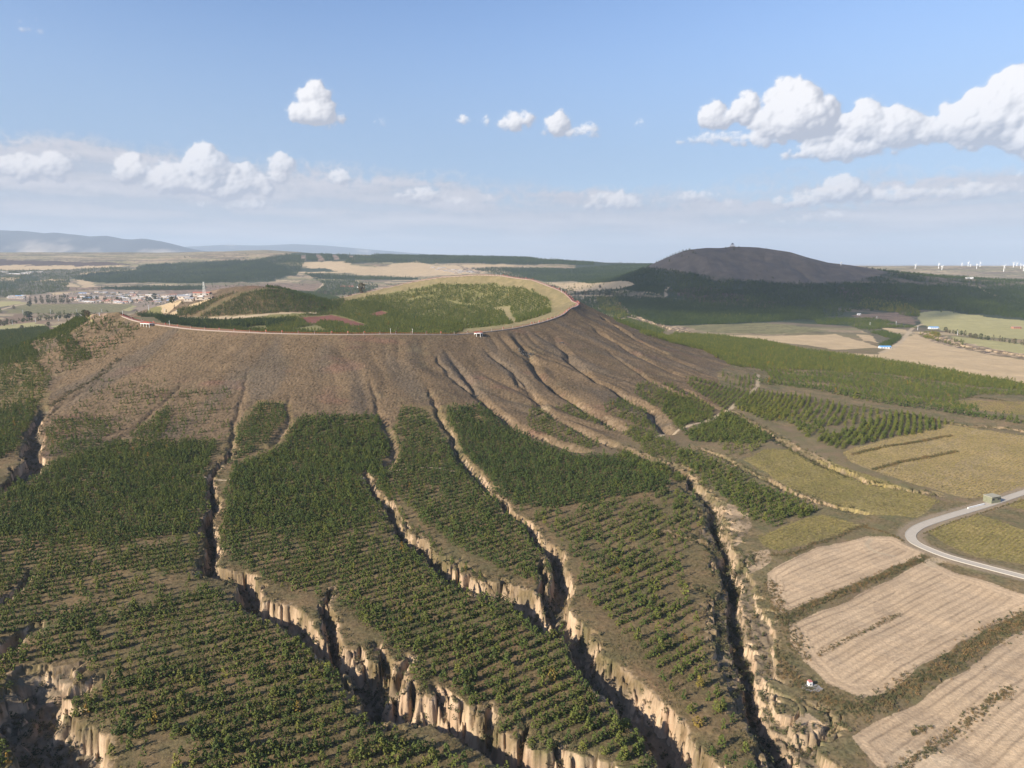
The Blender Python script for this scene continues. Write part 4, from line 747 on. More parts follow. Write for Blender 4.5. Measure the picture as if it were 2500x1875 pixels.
FAR_TREES = [
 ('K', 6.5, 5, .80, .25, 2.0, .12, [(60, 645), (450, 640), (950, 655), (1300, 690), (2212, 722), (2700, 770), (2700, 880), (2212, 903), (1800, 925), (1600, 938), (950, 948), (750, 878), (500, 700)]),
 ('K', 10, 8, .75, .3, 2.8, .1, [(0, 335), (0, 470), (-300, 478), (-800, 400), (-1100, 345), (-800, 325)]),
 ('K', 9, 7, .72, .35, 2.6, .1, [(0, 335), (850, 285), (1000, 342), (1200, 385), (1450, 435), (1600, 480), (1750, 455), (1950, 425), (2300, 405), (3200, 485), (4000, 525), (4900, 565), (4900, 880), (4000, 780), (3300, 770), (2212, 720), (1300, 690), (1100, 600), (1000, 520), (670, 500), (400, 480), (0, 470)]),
 ('K', 5, 4, .93, .1, 2.0, .1, [(520, 555), (700, 502), (1000, 520), (970, 605), (700, 588), (600, 570)]),
 ('C', 5, 3.6, .55, .5, 1.5, .4, [(830, 600), (1250, 600), (1530, 660), (1300, 660), (1230, 690), (1100, 650), (900, 640)]), ('C', 4, 3, .9, .1, 1.4, .35, [(1230, 690), (1300, 680), (1420, 715), (1420, 730), (1340, 785), (1280, 770), (1370, 735)]),
 ('H', 12, 9, .72, .4, 3.4, .15, [(750, 525), (1000, 480), (1450, 440), (1500, 400), (1600, 380), (2300, 345), (2800, 330), (3300, 330), (3200, 500), (2700, 540), (2212, 585), (1600, 582), (1000, 572)]),
 ('H', 9, 8, .6, .5, 2.6, .2, [(1050, 640), (1200, 625), (2212, 610), (2212, 655), (1500, 662)]), ('H', 12, 10, .3, .5, 3.2, .5, [(-100, 440), (800, 435), (1200, 410), (1400, 430), (1100, 470), (750, 520), (750, 650), (400, 700), (-100, 735)]),
 ('I', 12, 10, .75, .3, 3.2, .12, [(0, 200), (560, 165), (880, 230), (880, 335), (700, 385), (0, 400)]), ('I', 11, 9, .85, .2, 3.0, .12, [(1060, 302), (1900, 332), (2300, 352), (2300, 370), (1200, 356)]),
 ('I', 12, 9, .5, .4, 3.0, .3, [(1200, 372), (1600, 372), (1900, 432), (1700, 510), (1350, 542), (1180, 500), (1300, 420)]), ('I', 14, 12, .8, .3, 4, .15, [(500, 160), (900, 102), (1040, 112), (1040, 165), (860, 185), (560, 185)]),
 ('I', 13, 11, .85, .2, 3.6, .15, [(1095, 98), (1195, 98), (1225, 162), (1095, 165)]), ('I', 13, 11, .85, .2, 3.6, .15, [(1245, 96), (1365, 96), (1395, 160), (1305, 165)]), ('I', 13, 11, .85, .2, 3.6, .15, [(1415, 96), (1535, 104), (1585, 150), (1465, 155)]), ('I', 13, 11, .7, .3, 3.6, .2, [(1620, 110), (2212, 120), (2212, 165), (1500, 195)]),
 ('J', 14, 12, .75, .3, 3.8, .12, [(-200, 114), (900, 118), (1600, 148), (2212, 180), (2212, 212), (1500, 202), (700, 188), (-200, 172)]),
 ('L', 8, 6, .6, .5, 2.6, .75, [(300, 640), (700, 690), (960, 780), (940, 860), (820, 850), (500, 780), (200, 740)]), ('L', 6, 5, .6, .4, 1.8, .85, [(950, 1030), (1200, 1050), (1180, 1130), (1040, 1130)]), ('L', 6, 5, .5, .4, 1.6, .85, [(1260, 1120), (1480, 1150), (1500, 1200), (1300, 1170)]),
 ('K', 7, 6, .5, .4, 2.6, .8, [(250, 650), (480, 670), (520, 760), (600, 850), (500, 880), (300, 780)]),
]
CLEAR = [('I', [(990, 775), (1370, 740), (1550, 785), (1750, 850), (1780, 870), (1600, 886), (1430, 818), (1250, 820), (1190, 850), (1110, 850), (1060, 800)]), ('I', [(1770, 745), (1900, 703), (2010, 725), (1860, 768)]), ('I', [(900, 912), (1190, 850), (1250, 880), (1340, 925)]), ('I', [(340, 895), (480, 870), (660, 862), (690, 905)]),
         ('I', [(-300, 768), (0, 768), (500, 750), (1200, 720), (1240, 735), (500, 778), (0, 800), (-300, 800)]), ('J', [(1080, 672), (1230, 655), (1310, 645), (1305, 685), (1375, 800), (1365, 855), (1295, 810), (1235, 705)]), ('J', [(595, 590), (720, 598), (850, 626), (1010, 640), (860, 652), (700, 628)]), ('J', [(185, 578), (340, 545), (345, 562), (220, 585)]),
         ('F', [(210, 1192), (320, 1165), (440, 1150), (430, 1165), (300, 1190), (200, 1215)]), ('F', [(330, 1262), (430, 1230), (540, 1250), (460, 1262), (300, 1320), (180, 1360)]), ('F', [(230, 1640), (330, 1580), (420, 1620), (400, 1700), (260, 1700)]), ('F', [(150, 1470), (260, 1400), (300, 1410), (180, 1500)]),
         ('D', [(560, 570), (1170, 545), (1180, 640), (900, 720), (500, 800), (300, 800), (200, 700), (400, 620)])]
def hill_trees():
    n_ = 42000; x = rng.uniform(60, 2300, n_); y = rng.uniform(1750, 3500, n_); z = hz(x, y); k = ((z < np.interp(x, CAPX, CAPZ) + rng.normal(0, 3, n_)) | (x < 450)) & (x > 60 + (1900 - y) * .15 + 120) & (rng.random(n_) < np.clip(.55 + fbm(x / 160, y / 70, 4, 99) * 2.4, .04, 1))
    for fr, pts in (('K', [(-300, 490), (230, 470), (670, 500), (520, 560), (700, 590), (950, 620), (0, 580)]), ('K', [(40, 622), (470, 625), (400, 655), (90, 650)]), ('C', [(1050, 560), (1450, 545), (2400, 600), (2400, 900), (1000, 800), (1000, 680)]), ('C', [(-50, 640), (500, 615), (1000, 640), (1400, 800), (0, 760)])): k &= ~pip(wpts(fr, pts), x, y)
    return x[k], y[k]
def gen(L, seed0):
    out = []
    for i, (fr, sr, sa, dn, pt, sc, ti, pts) in enumerate(L):
        Q = rows(wpts(fr, pts), sr, sa, dn, pt, seed=seed0 + i, centre=(-470, 905) if (seed0 == 0 and (i in (0, 1, 3, 5) or fr == 'M')) else (RCX, RCY))
        if len(Q): out.append(np.column_stack([Q, np.full(len(Q), sc), np.full(len(Q), ti), np.full(len(Q), i)]))
    return np.concatenate(out)
TREES = [(a, b * (1.27 if (i in (0, 1, 5) or a == 'M') else (1.25 if i == 3 else 1.12)), c * (.68 if i in (0, 1, 5) else .85), min(.97, d + .16), e * (.65 if i in (0, 1, 3, 5) else .6), f * (1.02 if i in (0, 1, 5) or a == 'M' else 1.06), g - (.14 if a == 'F' else 0), h) for i, (a, b, c, d, e, f, g, h) in enumerate(TREES)]
T = gen(TREES, 0)
for ci, (fr, pts) in enumerate(CLEAR):
    k = pip(wpts(fr, pts), T[:, 0], T[:, 1]); rk = rng.random(len(T)) < (1 if ci < 8 else (.72 if ci < 11 else .38)); T = T[~(k & rk)]
# the row of bigger trees on the right
big = wpts('C', [(515, 1010), (700, 1030), (1000, 1085), (1300, 1145), (1500, 1178), (1700, 1205), (1900, 1240), (2250, 1290)])
def along(P, step, jit=0.):
    seg = np.hypot(*np.diff(P, axis=0).T); t = np.concatenate([[0], np.cumsum(seg)]); q = np.arange(0, t[-1], step); q = q + rng.normal(0, jit + 1e-6, len(q))
    return np.stack([np.interp(q, t, P[:, 0]), np.interp(q, t, P[:, 1])], 1)
for off in (0, 9, 18):
    B_ = along(big, 6.0, .5) + [0, off * .9]; T = np.concatenate([T, np.column_stack([B_, np.full(len(B_), 1.7), np.full(len(B_), .4), np.full(len(B_), 90)])])
zt, ct, et, rdt = height(T[:, 0], T[:, 1], True); k = (ct < .5) & (et > .6) & (rdt > 6) & (np.abs(np.hypot(T[:, 0] - CX, T[:, 1] - CY) - CR) > 7); T = T[k]; zt = zt[k]
# drop those the photograph cannot show: outside a wide frame
def proj(x, y, z):
    dy = y; dz = z - CAMZ; f_ = dy * math.cos(PITCH) - dz * math.sin(PITCH); up = dy * math.sin(PITCH) + dz * math.cos(PITCH)
    return 1250 + FPX * x / f_, 937.5 - FPX * up / f_, f_
u_, v_, f_ = proj(T[:, 0], T[:, 1], zt + 1.5); k = (f_ > 20) & (u_ > -400) & (u_ < 2900) & (v_ < 2150); T = T[k]; zt = zt[k]; u_ = u_[k]; v_ = v_[k]; f_ = f_[k]
rsz = np.random.default_rng(3); size = T[:, 2] * rsz.choice([.62, .85, 1.0, 1.15, 1.35], len(T), p=[.12, .26, .34, .2, .08]); tint = T[:, 3] + rsz.normal(0, .13, len(T)) + .12 * fbm(T[:, 0] / 30, T[:, 1] / 30, 2, 95) + np.where(rsz.random(len(T)) < .004, .5, 0)
tint = tint + .06 * sst(430, 230, np.hypot(T[:, 0], T[:, 1]))
app = size * 3 / f_; inf = (u_ > 15) & (u_ < 2485) & (v_ > 60) & (v_ < 1850)
order = np.argsort(-np.where(inf, app, 0)); sel = order[:300]; rest = np.ones(len(T), bool); rest[sel] = False
print('pines', len(T))
scatter('pine_plantation', np.column_stack([T[rest, 0], T[rest, 1], zt[rest]]), size[rest], tint[rest], VP, 'rows of young green pines covering the apron, cone foot and crater floor', 'pine trees')
# the 300 nearest pines, each an object with crown and trunk
protos = []
for i, (nc, h_, wd, shp) in enumerate([(36, 3.2, 2.3, 'pine'), (30, 2.5, 2.2, 'round'), (40, 3.6, 2.4, 'pine'), (34, 3.0, 2.2, 'pine')]):
    protos.append((crown(200 + i, nc, h_, wd, shp, 60, .08).mesh('crown', pine_obj), trunk_mb(h_, .09, i).mesh('trunk', bark)))
first = {}
for j in sel:
    p = int(rsz.integers(0, 4)); x, y = T[j, 0], T[j, 1]; u, v = u_[j], v_[j]; s1 = float(size[j]); big_ = 'larger' if s1 > 1.1 else ('small' if s1 < .8 else 'mid-sized')
    if u < 330: zone = 'beside the deep pit at bottom left'
    elif u < 640: zone = 'in the bottom rows right of the bottom left pit'
    elif u < 980: zone = 'in the bottom rows below the widest gully'
    elif u < 1320: zone = 'near the bottom edge close to the widest gully'
    else: zone = 'on the spur between the two right hand gullies'
    lab = '%s bushy green pine %s' % (big_, zone); sc = (s1 * rsz.uniform(.9, 1.1), s1 * rsz.uniform(.9, 1.1), s1 * rsz.uniform(.85, 1.2)); rz = float(rsz.uniform(0, 6.28))
    if p not in first:
        r = thing('pine_tree', lab, 'tree', (x, y, zt[j]), rz, 'young pines of the foreground plantation'); r.scale = sc; link('crown', protos[p][0], r); link('trunk', protos[p][1], r); first[p] = r
    else: copy_tree(first[p], (x, y, zt[j]), rz, sc, lab)
# distant woods
F_ = gen(FAR_TREES, 40); hx_, hy_ = hill_trees(); F_ = np.concatenate([F_, np.column_stack([hx_, hy_, np.full(len(hx_), 2.5), np.full(len(hx_), .15), np.full(len(hx_), 50)])]); zf = hz(F_[:, 0], F_[:, 1]); capk = (F_[:, 1] > 2000) & (F_[:, 1] < 3800) & (F_[:, 0] > 480) & (F_[:, 0] < 1500) & (zf > np.interp(F_[:, 0], CAPX, CAPZ) + 2); F_ = F_[~capk]; zf = zf[~capk]; u2, v2, f2_ = proj(F_[:, 0], F_[:, 1], zf + 3); k = (u2 > -300) & (u2 < 2800); F_ = F_[k]; zf = zf[k]

n_ = 26000; px_a = rng.uniform(-.70, .35, n_); px_r = np.exp(rng.uniform(math.log(1650), math.log(5600), n_)); qx, qy = px_r * np.sin(px_a), px_r * np.cos(px_a)
dn_ = np.clip(fbm(qx / 230, qy / 330, 3, 120) * 2.6 - .05 + .8 * np.clip(perlin(qx / 40, qy / 900, 121) * 3 - 1.3, 0, 1), .015, .9); k = rng.random(n_) < dn_ * .75
for fr_n, kd_, wp_, pts_ in PAINT:
    if kd_ in ('ftan', 'fpale', 'fstripe') and fr_n in 'HIJ': k &= ~pip(wpts(fr_n, pts_), qx, qy)
qx, qy = qx[k], qy[k]; qz = hz(qx, qy); F_ = np.concatenate([F_, np.column_stack([qx, qy, rng.uniform(1.4, 3.2, len(qx)), np.full(len(qx), .45), np.full(len(qx), 60)])]); zf = np.concatenate([zf, qz])
print('far', len(F_))
scatter('pine_forest', np.column_stack([F_[:, 0], F_[:, 1], zf]), F_[:, 2] * rsz.uniform(.7, 1.3, len(F_)), F_[:, 3] + rsz.normal(0, .10, len(F_)) + .45 * fbm(F_[:, 0] / 190, F_[:, 1] / 190, 3, 96), VP, 'distant dark green pine woods on the hills behind the crater', 'forest', squash=.85)
# gully and hedge scrub
scrub_inst = leaf_mat('scrub_foliage', [(0, (.045, .05, .025)), (.4, (.085, .085, .038)), (.7, (.13, .095, .05)), (1.0, (.20, .125, .055))])
VS = variants([(9, .9, 1.2, 'round', 12), (8, .7, 1.1, 'round', 14), (10, 1.1, 1.1, 'round', 14)], scrub_inst)
cand = []
for P, tt_, hw, dp, nt in GW:
    if nt < 1.3: continue
    L_ = along(P, .8, .3)
    for rep in range(5): cand.append(L_ + rsz.normal(0, max(hw) * .62, L_.shape))
cand = np.concatenate(cand); cand = cand[np.hypot(cand[:, 0], cand[:, 1]) < 1500]
zc, cc_, ec_, _r = height(cand[:, 0], cand[:, 1], True); k = ((cc_ > 2) & (ec_ < -1.6) & (rsz.random(len(cand)) < .55)) | ((ec_ < 2.5) & (ec_ > -1.2) & (rsz.random(len(cand)) < .5)); cs = cand[k]; zs = zc[k]; ss_ = rsz.uniform(.6, 1.9, len(cs)); ts = rsz.uniform(0, .75, len(cs))
HEDGE = [('G', 4.0, [(720, 835), (850, 765), (1000, 700), (1120, 655), (1250, 595), (1380, 535), (1500, 478)], .9), ('G', 6.5, [(1130, 1330), (1240, 1300), (1340, 1240), (1500, 1165), (1680, 1050), (1860, 925), (2059, 825), (2300, 720)], 1.0), ('G', 2.0, [(905, 1028), (1030, 965), (1150, 905), (1260, 845), (1370, 785)], .55),
         ('G', 3.5, [(1330, 1680), (1500, 1570), (1640, 1480), (1780, 1370), (1900, 1270), (1990, 1215)], .75), ('G', 2.5, [(640, 480), (760, 470), (880, 415), (1000, 375), (1100, 330), (1180, 300)], .7), ('G', 1.8, [(1440, 1470), (1530, 1420)], 1.0),
         ('G', 2.0, [(1480, 400), (1560, 440), (1700, 490), (1850, 530), (2059, 575)], .7), ('G', 1.2, [(1500, 350), (1650, 290), (1850, 225), (2059, 160)], .6), ('C', 2.5, [(1110, 1470), (1200, 1450), (1300, 1430), (1500, 1400), (1750, 1350)], 1.1), ('C', 2.5, [(1240, 1570), (1350, 1545), (1450, 1520), (1600, 1490), (1780, 1450)], 1.1),
         ('G', 7, [(560, 950), (640, 1000), (700, 1080), (860, 1220), (1000, 1290), (1130, 1330)], .8), ('G', 6, [(640, 620), (690, 760), (760, 900), (830, 1050)], .7), ('G', 2, [(1150, 310), (1300, 350), (1400, 400)], .7)]
hp = []; hs_ = []; hb = []
for fr, wd, pts, s0 in HEDGE:
    P = smooth_line(wpts(fr, pts), 6)
    for rep in range(int(wd * 1.6) + 2):
        q = along(P, .95 + .15 * wd / 4, .3) + 0; q = q + rsz.normal(0, wd * .32, q.shape); hp.append(q); hs_.append(rsz.uniform(.5, 1.4, len(q)) * s0); hb.append(rsz.uniform(.15, 1, len(q)))
hp = np.concatenate(hp); hs_ = np.concatenate(hs_); hb = np.concatenate(hb); zh, ch, eh, rh = height(hp[:, 0], hp[:, 1], True); k = (rh > 4.5) & (ch < 2); hb = hb + .35 * fbm(hp[:, 0] / 14, hp[:, 1] / 14, 2, 97)
scatter('gully_scrub', np.column_stack([cs, zs]), ss_, ts, VS, 'dark brown and green scrub growing on the gully floors', 'scrub')
scatter('field_bank_scrub', np.column_stack([hp[k], zh[k]]), hs_[k], hb[k], VS, 'brown and green brush on the banks between the bare fields', 'scrub')
# low tufts over the apron and waste ground
A_ = rsz.uniform(-.66, .66, 90000); Rr_ = np.exp(rsz.uniform(math.log(175), math.log(520), 90000)); tx, ty = Rr_ * np.sin(A_), Rr_ * np.cos(A_)
k = np.ones(len(tx), bool)
for kd, wp, P in POLY:
    if kd in ('tan',): k &= ~pip(P, tx, ty)
tx, ty = tx[k], ty[k]; zq, cq, eq, rq = height(tx, ty, True); k = (cq < .8) & (eq > .4) & (rq > 5); den = np.clip(.45 + fbm(tx / 18, ty / 18, 3, 98) * 1.6, .05, 1); k &= rsz.random(len(tx)) < den
tft = leaf_mat('tuft_foliage', [(0, (.075, .07, .032)), (.5, (.13, .11, .052)), (1.0, (.21, .155, .08))])
VT = variants([(6, .5, .9, 'round', 10), (5, .4, .8, 'round', 12)], tft)
scatter('dry_grass', np.column_stack([tx[k], ty[k], zq[k]]), rsz.uniform(.5, 1.35, k.sum()), rsz.uniform(0, 1, k.sum()), VT, 'dry grass tufts and low weeds between the trees', 'grass')
n_ = 95000; t_ = rsz.uniform(-3.3, .75, n_); r_ = CR + 4 + 240 * rsz.random(n_) ** .8; fx, fy = CX + np.cos(t_) * r_, CY + np.sin(t_) * r_; fz, fc_, fe_, _q = height(fx, fy, True)
k = (rsz.random(n_) < np.clip(.5 + fbm(fx / 22, fy / 22, 3, 111) * 1.7, .1, 1)); ft = leaf_mat('slope_weeds', [(0, (.05, .042, .028)), (.5, (.095, .075, .042)), (1.0, (.17, .125, .07))]); VF = variants([(5, .6, 1.1, 'round', 8), (4, .5, .9, 'round', 8)], ft)
scatter('slope_weeds', np.column_stack([fx[k], fy[k], fz[k]]), rsz.uniform(.5, 1.5, k.sum()), rsz.uniform(0, 1, k.sum()), VF, 'low brown weeds and stones on the bare cone slope', 'weeds')
cr_i = leaf_mat('crop_leaves', [(0, (.15, .15, .04)), (.5, (.25, .21, .055)), (1.0, (.37, .27, .10))]); VC = variants([(5, .9, .8, 'round', 10), (5, .8, .9, 'round', 10)], cr_i)
CQ = []; CTt = []
for kd, wp, P in POLY:
    if kd not in ('crop', 'crop2') or np.hypot(*P.mean(0)) > 900: continue
    q = rows(P, 1.9, 1.15, .8, .35, seed=200 + len(CQ), centre=(-3000, 4300)); CQ.append(q); CTt.append(np.full(len(q), .35 if kd == 'crop' else .7))
q = np.concatenate(CQ); zq, cq, eq, rq = height(q[:, 0], q[:, 1], True); k = (cq < .5) & (rq > 5); q = q[k]; print('crop', len(q))
scatter('crop_field', np.column_stack([q, zq[k]]), rsz.uniform(.7, 1.3, len(q)), np.concatenate(CTt)[k] + rsz.normal(0, .15, len(q)) + .3 * fbm(q[:, 0] / 25, q[:, 1] / 25, 2, 101), VC, 'yellow green leafy crop standing in the fields right of the gullies', 'crop')
#PART4

# ------------------------------------------------------------------ road ribbon
def ribbon(name, P, w0, w1, dz, m, thick=0.):
    d = np.gradient(P, axis=0); d /= np.hypot(d[:, 0], d[:, 1])[:, None] + 1e-9; nrm = np.stack([-d[:, 1], d[:, 0]], 1)
    a = P + nrm * w0; b = P + nrm * w1; za = smooth_z(a[:, 0], a[:, 1]) + dz; zb = smooth_z(b[:, 0], b[:, 1]) + dz; z = np.maximum(za, zb); k = len(P); mb = MB()
    top = [(a[i, 0], a[i, 1], z[i]) for i in range(k)] + [(b[i, 0], b[i, 1], z[i]) for i in range(k)]
    fs = [(i + 1, i, k + i, k + i + 1) for i in range(k - 1)]
    if thick:
        n0 = len(top); top += [(p[0], p[1], p[2] - thick) for p in top[:2 * k]]
        fs += [(i, i + 1, n0 + i + 1, n0 + i) for i in range(k - 1)] + [(k + i + 1, k + i, n0 + k + i, n0 + k + i + 1) for i in range(k - 1)]
    mb.add(top, fs); return mb
conc = mat('pale_concrete', (.40, .35, .29), .9, .18, .5); kerbm = mat('white_kerb', (.43, .40, .35), .8, .1, 1)
o = ribbon('road', ROAD, -2.25, 2.25, .12, conc, .5).build('road', conc); o['kind'] = 'structure'
for w0, w1 in ((2.25, 2.4), (-2.4, -2.25)):
    o = ribbon('kerb', ROAD, w0, w1, .26, kerbm, .6).build('kerb', kerbm); o['kind'] = 'structure'

# ------------------------------------------------------------------ rim walkway with red railing
white = mat('white_paint', (.78, .76, .72), .6); red = mat('red_paint', (.36, .07, .045), .6, .15, .6); deckm = mat('plank_deck', (.36, .28, .235), .85, .15, .8); dark = mat('dark_opening', (.03, .03, .035), .6); steel = mat('galvanised_steel', (.55, .56, .57), .5)
def theta_px(u, v, far_):
    d = px_dir(u, v); h = math.hypot(d[0], d[1]); dx, dy = d[0] / h, d[1] / h; b = dx * CX + dy * CY; q = max(0, b * b - (CX * CX + CY * CY - CR * CR)); r = b + math.sqrt(q) if far_ else b - math.sqrt(q)
    return math.atan2(r * dy - CY, r * dx - CX)
t0 = theta_px(291, 761, 0); t1 = theta_px(830, 728, 1)
if t0 > 0: t0 -= 2 * math.pi
TH = np.linspace(t0 + .01, t1, 420); RP = np.stack([CX + np.cos(TH) * (CR + .5), CY + np.sin(TH) * (CR + .5)], 1); RZW = hz(RP[:, 0], RP[:, 1])
RZW = np.convolve(np.pad(RZW, 4, mode='edge'), np.ones(9) / 9, 'valid') + .45
wk = thing('rim_walkway', 'long plank walkway with red railing running round the crater rim', 'walkway', (0, 0, 0))
mb = MB()
nn_ = np.stack([np.cos(TH), np.sin(TH)], 1); A_ = RP - nn_ * .95; B_ = RP + nn_ * .95; k_ = len(TH)
vs = [(A_[i, 0], A_[i, 1], RZW[i]) for i in range(k_)] + [(B_[i, 0], B_[i, 1], RZW[i]) for i in range(k_)]; vs += [(x, y, z - .9) for x, y, z in vs]
mb.add(vs, [(i, k_ + i, k_ + i + 1, i + 1) for i in range(k_ - 1)] + [(i + 1, 2 * k_ + i + 1, 2 * k_ + i, i) for i in range(k_ - 1)] + [(k_ + i, 3 * k_ + i, 3 * k_ + i + 1, k_ + i + 1) for i in range(k_ - 1)])
mb.build('deck', deckm, wk)
for side in (-.9, .9):
    mb = MB(); Q_ = RP + nn_ * side
    for i in range(k_ - 1):
        for hh, r_ in ((1.15, .055), (.6, .035)): mb.tube((Q_[i, 0], Q_[i, 1], RZW[i] + hh), (Q_[i + 1, 0], Q_[i + 1, 1], RZW[i + 1] + hh), r_, r_, 4)
        mb.tube((Q_[i, 0], Q_[i, 1], RZW[i] - .1), (Q_[i, 0], Q_[i, 1], RZW[i] + 1.3), .07, .07, 4)
    mb.build('railing', red, wk)
def flag_proto():
    r = thing('flag', 'x', 'flag', (0, 0, 0), 0, 'red flags along the crater rim walkway')
    MB().tube((0, 0, -.3), (0, 0, 2.9), .07, .05, 6).build('pole', white, r)
    mb = MB(); vs = []; fs = []
    for i in range(6):
        for j in (0, 1): vs += [(.05 + i * .26, .10 * math.sin(i * 1.3) + s_y, 1.75 + j * 1.05 - .05 * i) for s_y in (-.012, .012)]
    for i in range(5):
        b = i * 4; fs += [(b, b + 4, b + 6, b + 2), (b + 1, b + 3, b + 7, b + 5), (b + 2, b + 6, b + 7, b + 3), (b, b + 1, b + 5, b + 4)]
    mb.add(vs, fs); mb.build('cloth', red, r); return r
def rim_at(th, off=0.): 
    i = np.interp(th, TH, np.arange(len(TH))); return CX + math.cos(th) * (CR + .5 + off), CY + math.sin(th) * (CR + .5 + off), float(np.interp(i, np.arange(len(TH)), RZW))
fp = None; tR0 = theta_px(1300, 789, 0); tR1 = theta_px(1223, 673, 1); spots = [(t, 'right') for t in np.arange(tR0, tR1, 9 / CR)] + [(t, 'near') for t in np.arange(t0 + .03, tR0, 15 / CR)] 
for i, (t, zn) in enumerate(spots):
    x, y, z = rim_at(t, 1.45)
    if zn == 'near': lab = 'small red flag on the near crater rim beside the bare slope' if t > -2.35 else 'small red flag on the left crater rim above the scattered shrubs'
    else: lab = 'small red flag on the right hand curve of the crater rim' if t < .45 else 'small red flag on the far right crater rim against the dark forest'
    if fp is None: fp = flag_proto(); fp.location = (x, y, z); fp['label'] = lab; fp.rotation_euler = (0, 0, .6)
    else: copy_tree(fp, (x, y, z), rng.uniform(-.8, 1.6), None, lab)
lampp = None
for (u, v, fa, lab) in [(954, 815, 0, 'white post with round top on the near rim left of the middle'), (1008, 815, 0, 'short white post on the near rim in the middle of the crater'), (1212, 672, 1, 'white post on the highest point of the far rim, left of a pair'), (1224, 672, 1, 'white post on the highest point of the far rim, right of a pair'), (1373, 713, 1, 'white post on the far right rim where it bends'), (412, 796, 0, 'white post on the left part of the near rim by the dark pines'), (297, 770, 0, 'white post at the left end of the rim walkway')]:
    x, y, z = rim_at(theta_px(u, v, fa), -1.6); lp = thing('post', lab, 'post', (x, y, z), 0, 'white posts along the rim walkway')
    MB().tube((0, 0, -.6), (0, 0, 4.3), .16, .13, 8).build('pole', white, lp); MB().tube((0, 0, 4.3), (0, 0, 4.75), .34, .26, 8).build('lamp_head', white, lp)
def pavilion(u, v, n_, rx, ry, lab, hexa=True):
    th = theta_px(u, v, 0); x, y, z = rim_at(th, ry + 1.6); r = thing('viewing_platform', lab, 'platform', (x, y, z), th - math.pi / 2)
    pts = [(rx * math.cos(2 * math.pi * i / n_ + math.pi / n_), ry * math.sin(2 * math.pi * i / n_ + math.pi / n_)) for i in range(n_)] if hexa else [(-rx, -ry), (-rx / 3, -ry), (rx / 3, -ry), (rx, -ry), (rx, ry), (rx / 3, ry), (-rx / 3, ry), (-rx, ry)]
    m_ = len(pts); mb = MB(); mb.add([(p[0], p[1], .12) for p in pts] + [(p[0], p[1], -.45) for p in pts], [tuple(range(m_)), tuple(range(2 * m_ - 1, m_ - 1, -1))] + [(i, m_ + i, m_ + (i + 1) % m_, (i + 1) % m_) for i in range(m_)]); mb.build('deck', white, r)
    ca, sa = math.cos(th - math.pi / 2), math.sin(th - math.pi / 2)
    for p in pts:
        gz = float(hz(x + p[0] * .9 * ca - p[1] * .9 * sa, y + p[0] * .9 * sa + p[1] * .9 * ca)[0]) - z
        MB().tube((p[0] * .9, p[1] * .9, gz - .4), (p[0] * .9, p[1] * .9, -.4), .24, .24, 8).build('column', white, r)
    mb = MB()
    for i in range(m_):
        a = pts[i]; b = pts[(i + 1) % m_]
        for hh in (1.25, .9, .55): mb.tube((a[0] * .97, a[1] * .97, hh), (b[0] * .97, b[1] * .97, hh), .09, .09, 4)
        for q in range(5): f = q / 5; mb.tube((a[0] * .97 * (1 - f) + b[0] * .97 * f, a[1] * .97 * (1 - f) + b[1] * .97 * f, .1), (a[0] * .97 * (1 - f) + b[0] * .97 * f, a[1] * .97 * (1 - f) + b[1] * .97 * f, 1.35), .08, .08, 4)
    mb.build('railing', red, r)
pavilion(1160, 813, 6, 4.6, 3.9, 'hexagonal viewing platform on white columns with red railing at the near rim')
pavilion(366, 790, 8, 6.5, 1.8, 'long narrow viewing platform on short white columns at the left rim', False)

# ------------------------------------------------------------------ buildings
ROOFS = {'grey': mat('grey_roof', (.27, .28, .31), .8, .1, .2), 'red': mat('red_roof', (.38, .15, .11), .8, .15, .2), 'pale': mat('pale_roof', (.60, .58, .56), .7, .1, .2), 'blue': mat('blue_roof', (.13, .34, .66), .5), 'brown': mat('brown_roof', (.28, .19, .14), .85, .2, .2)}
WALL = mat('plaster_wall', (.52, .43, .35), .9, .15, .2); WWALL = mat('white_wall', (.74, .73, .72), .8); BRICK = mat('brick_wall', (.36, .17, .12), .9, .2, .5)
def house(kind, L, Wd, Hh, wall=None, name='house', gable=1.6):
    r = link(name, None); 
    MB().box((0, 0, Hh / 2 - .5), (L, Wd, Hh + 1)).build('wall', wall or WALL, r)
    e = .4; mb = MB(); mb.add([(-L / 2 - e, -Wd / 2 - e, Hh), (L / 2 + e, -Wd / 2 - e, Hh), (L / 2 + e, Wd / 2 + e, Hh), (-L / 2 - e, Wd / 2 + e, Hh), (-L / 2 - e, 0, Hh + gable), (L / 2 + e, 0, Hh + gable)], [(0, 1, 5, 4), (2, 3, 4, 5), (3, 0, 4), (1, 2, 5), (3, 2, 1, 0)]); mb.build('roof', ROOFS[kind], r)
    n_ = max(2, int(L / 4))
    for i in range(n_): MB().box((-L / 2 + (i + .5) * L / n_, -Wd / 2 - .04, Hh * .5), (1.3, .1, 1.3)).build('window', dark, r)
    MB().box((L / 2 - 1.2, -Wd / 2 - .05, 1.1), (1, .1, 2.2)).build('door', dark, r)
    return r
PH = {}
def put_house(kind, key, x, y, L, rz, lab, cat='house', group=None, dims=(12, 8, 3.4), wall=None):
    z = H1(x, y)
    if (kind, key) not in PH:
        r = house(kind, *dims, wall=wall); PH[(kind, key)] = r; r.location = (x, y, z); r.rotation_euler = (0, 0, rz); r.scale = (L / dims[0], 1.15, 1.15); tag(r, lab, cat, group)
    else:
        r = copy_tree(PH[(kind, key)], (x, y, z), rz, (L / dims[0], 1.15, 1.15), lab); r['category'] = cat
        if group: r['group'] = group
rh_ = random.Random(11); hpos = []
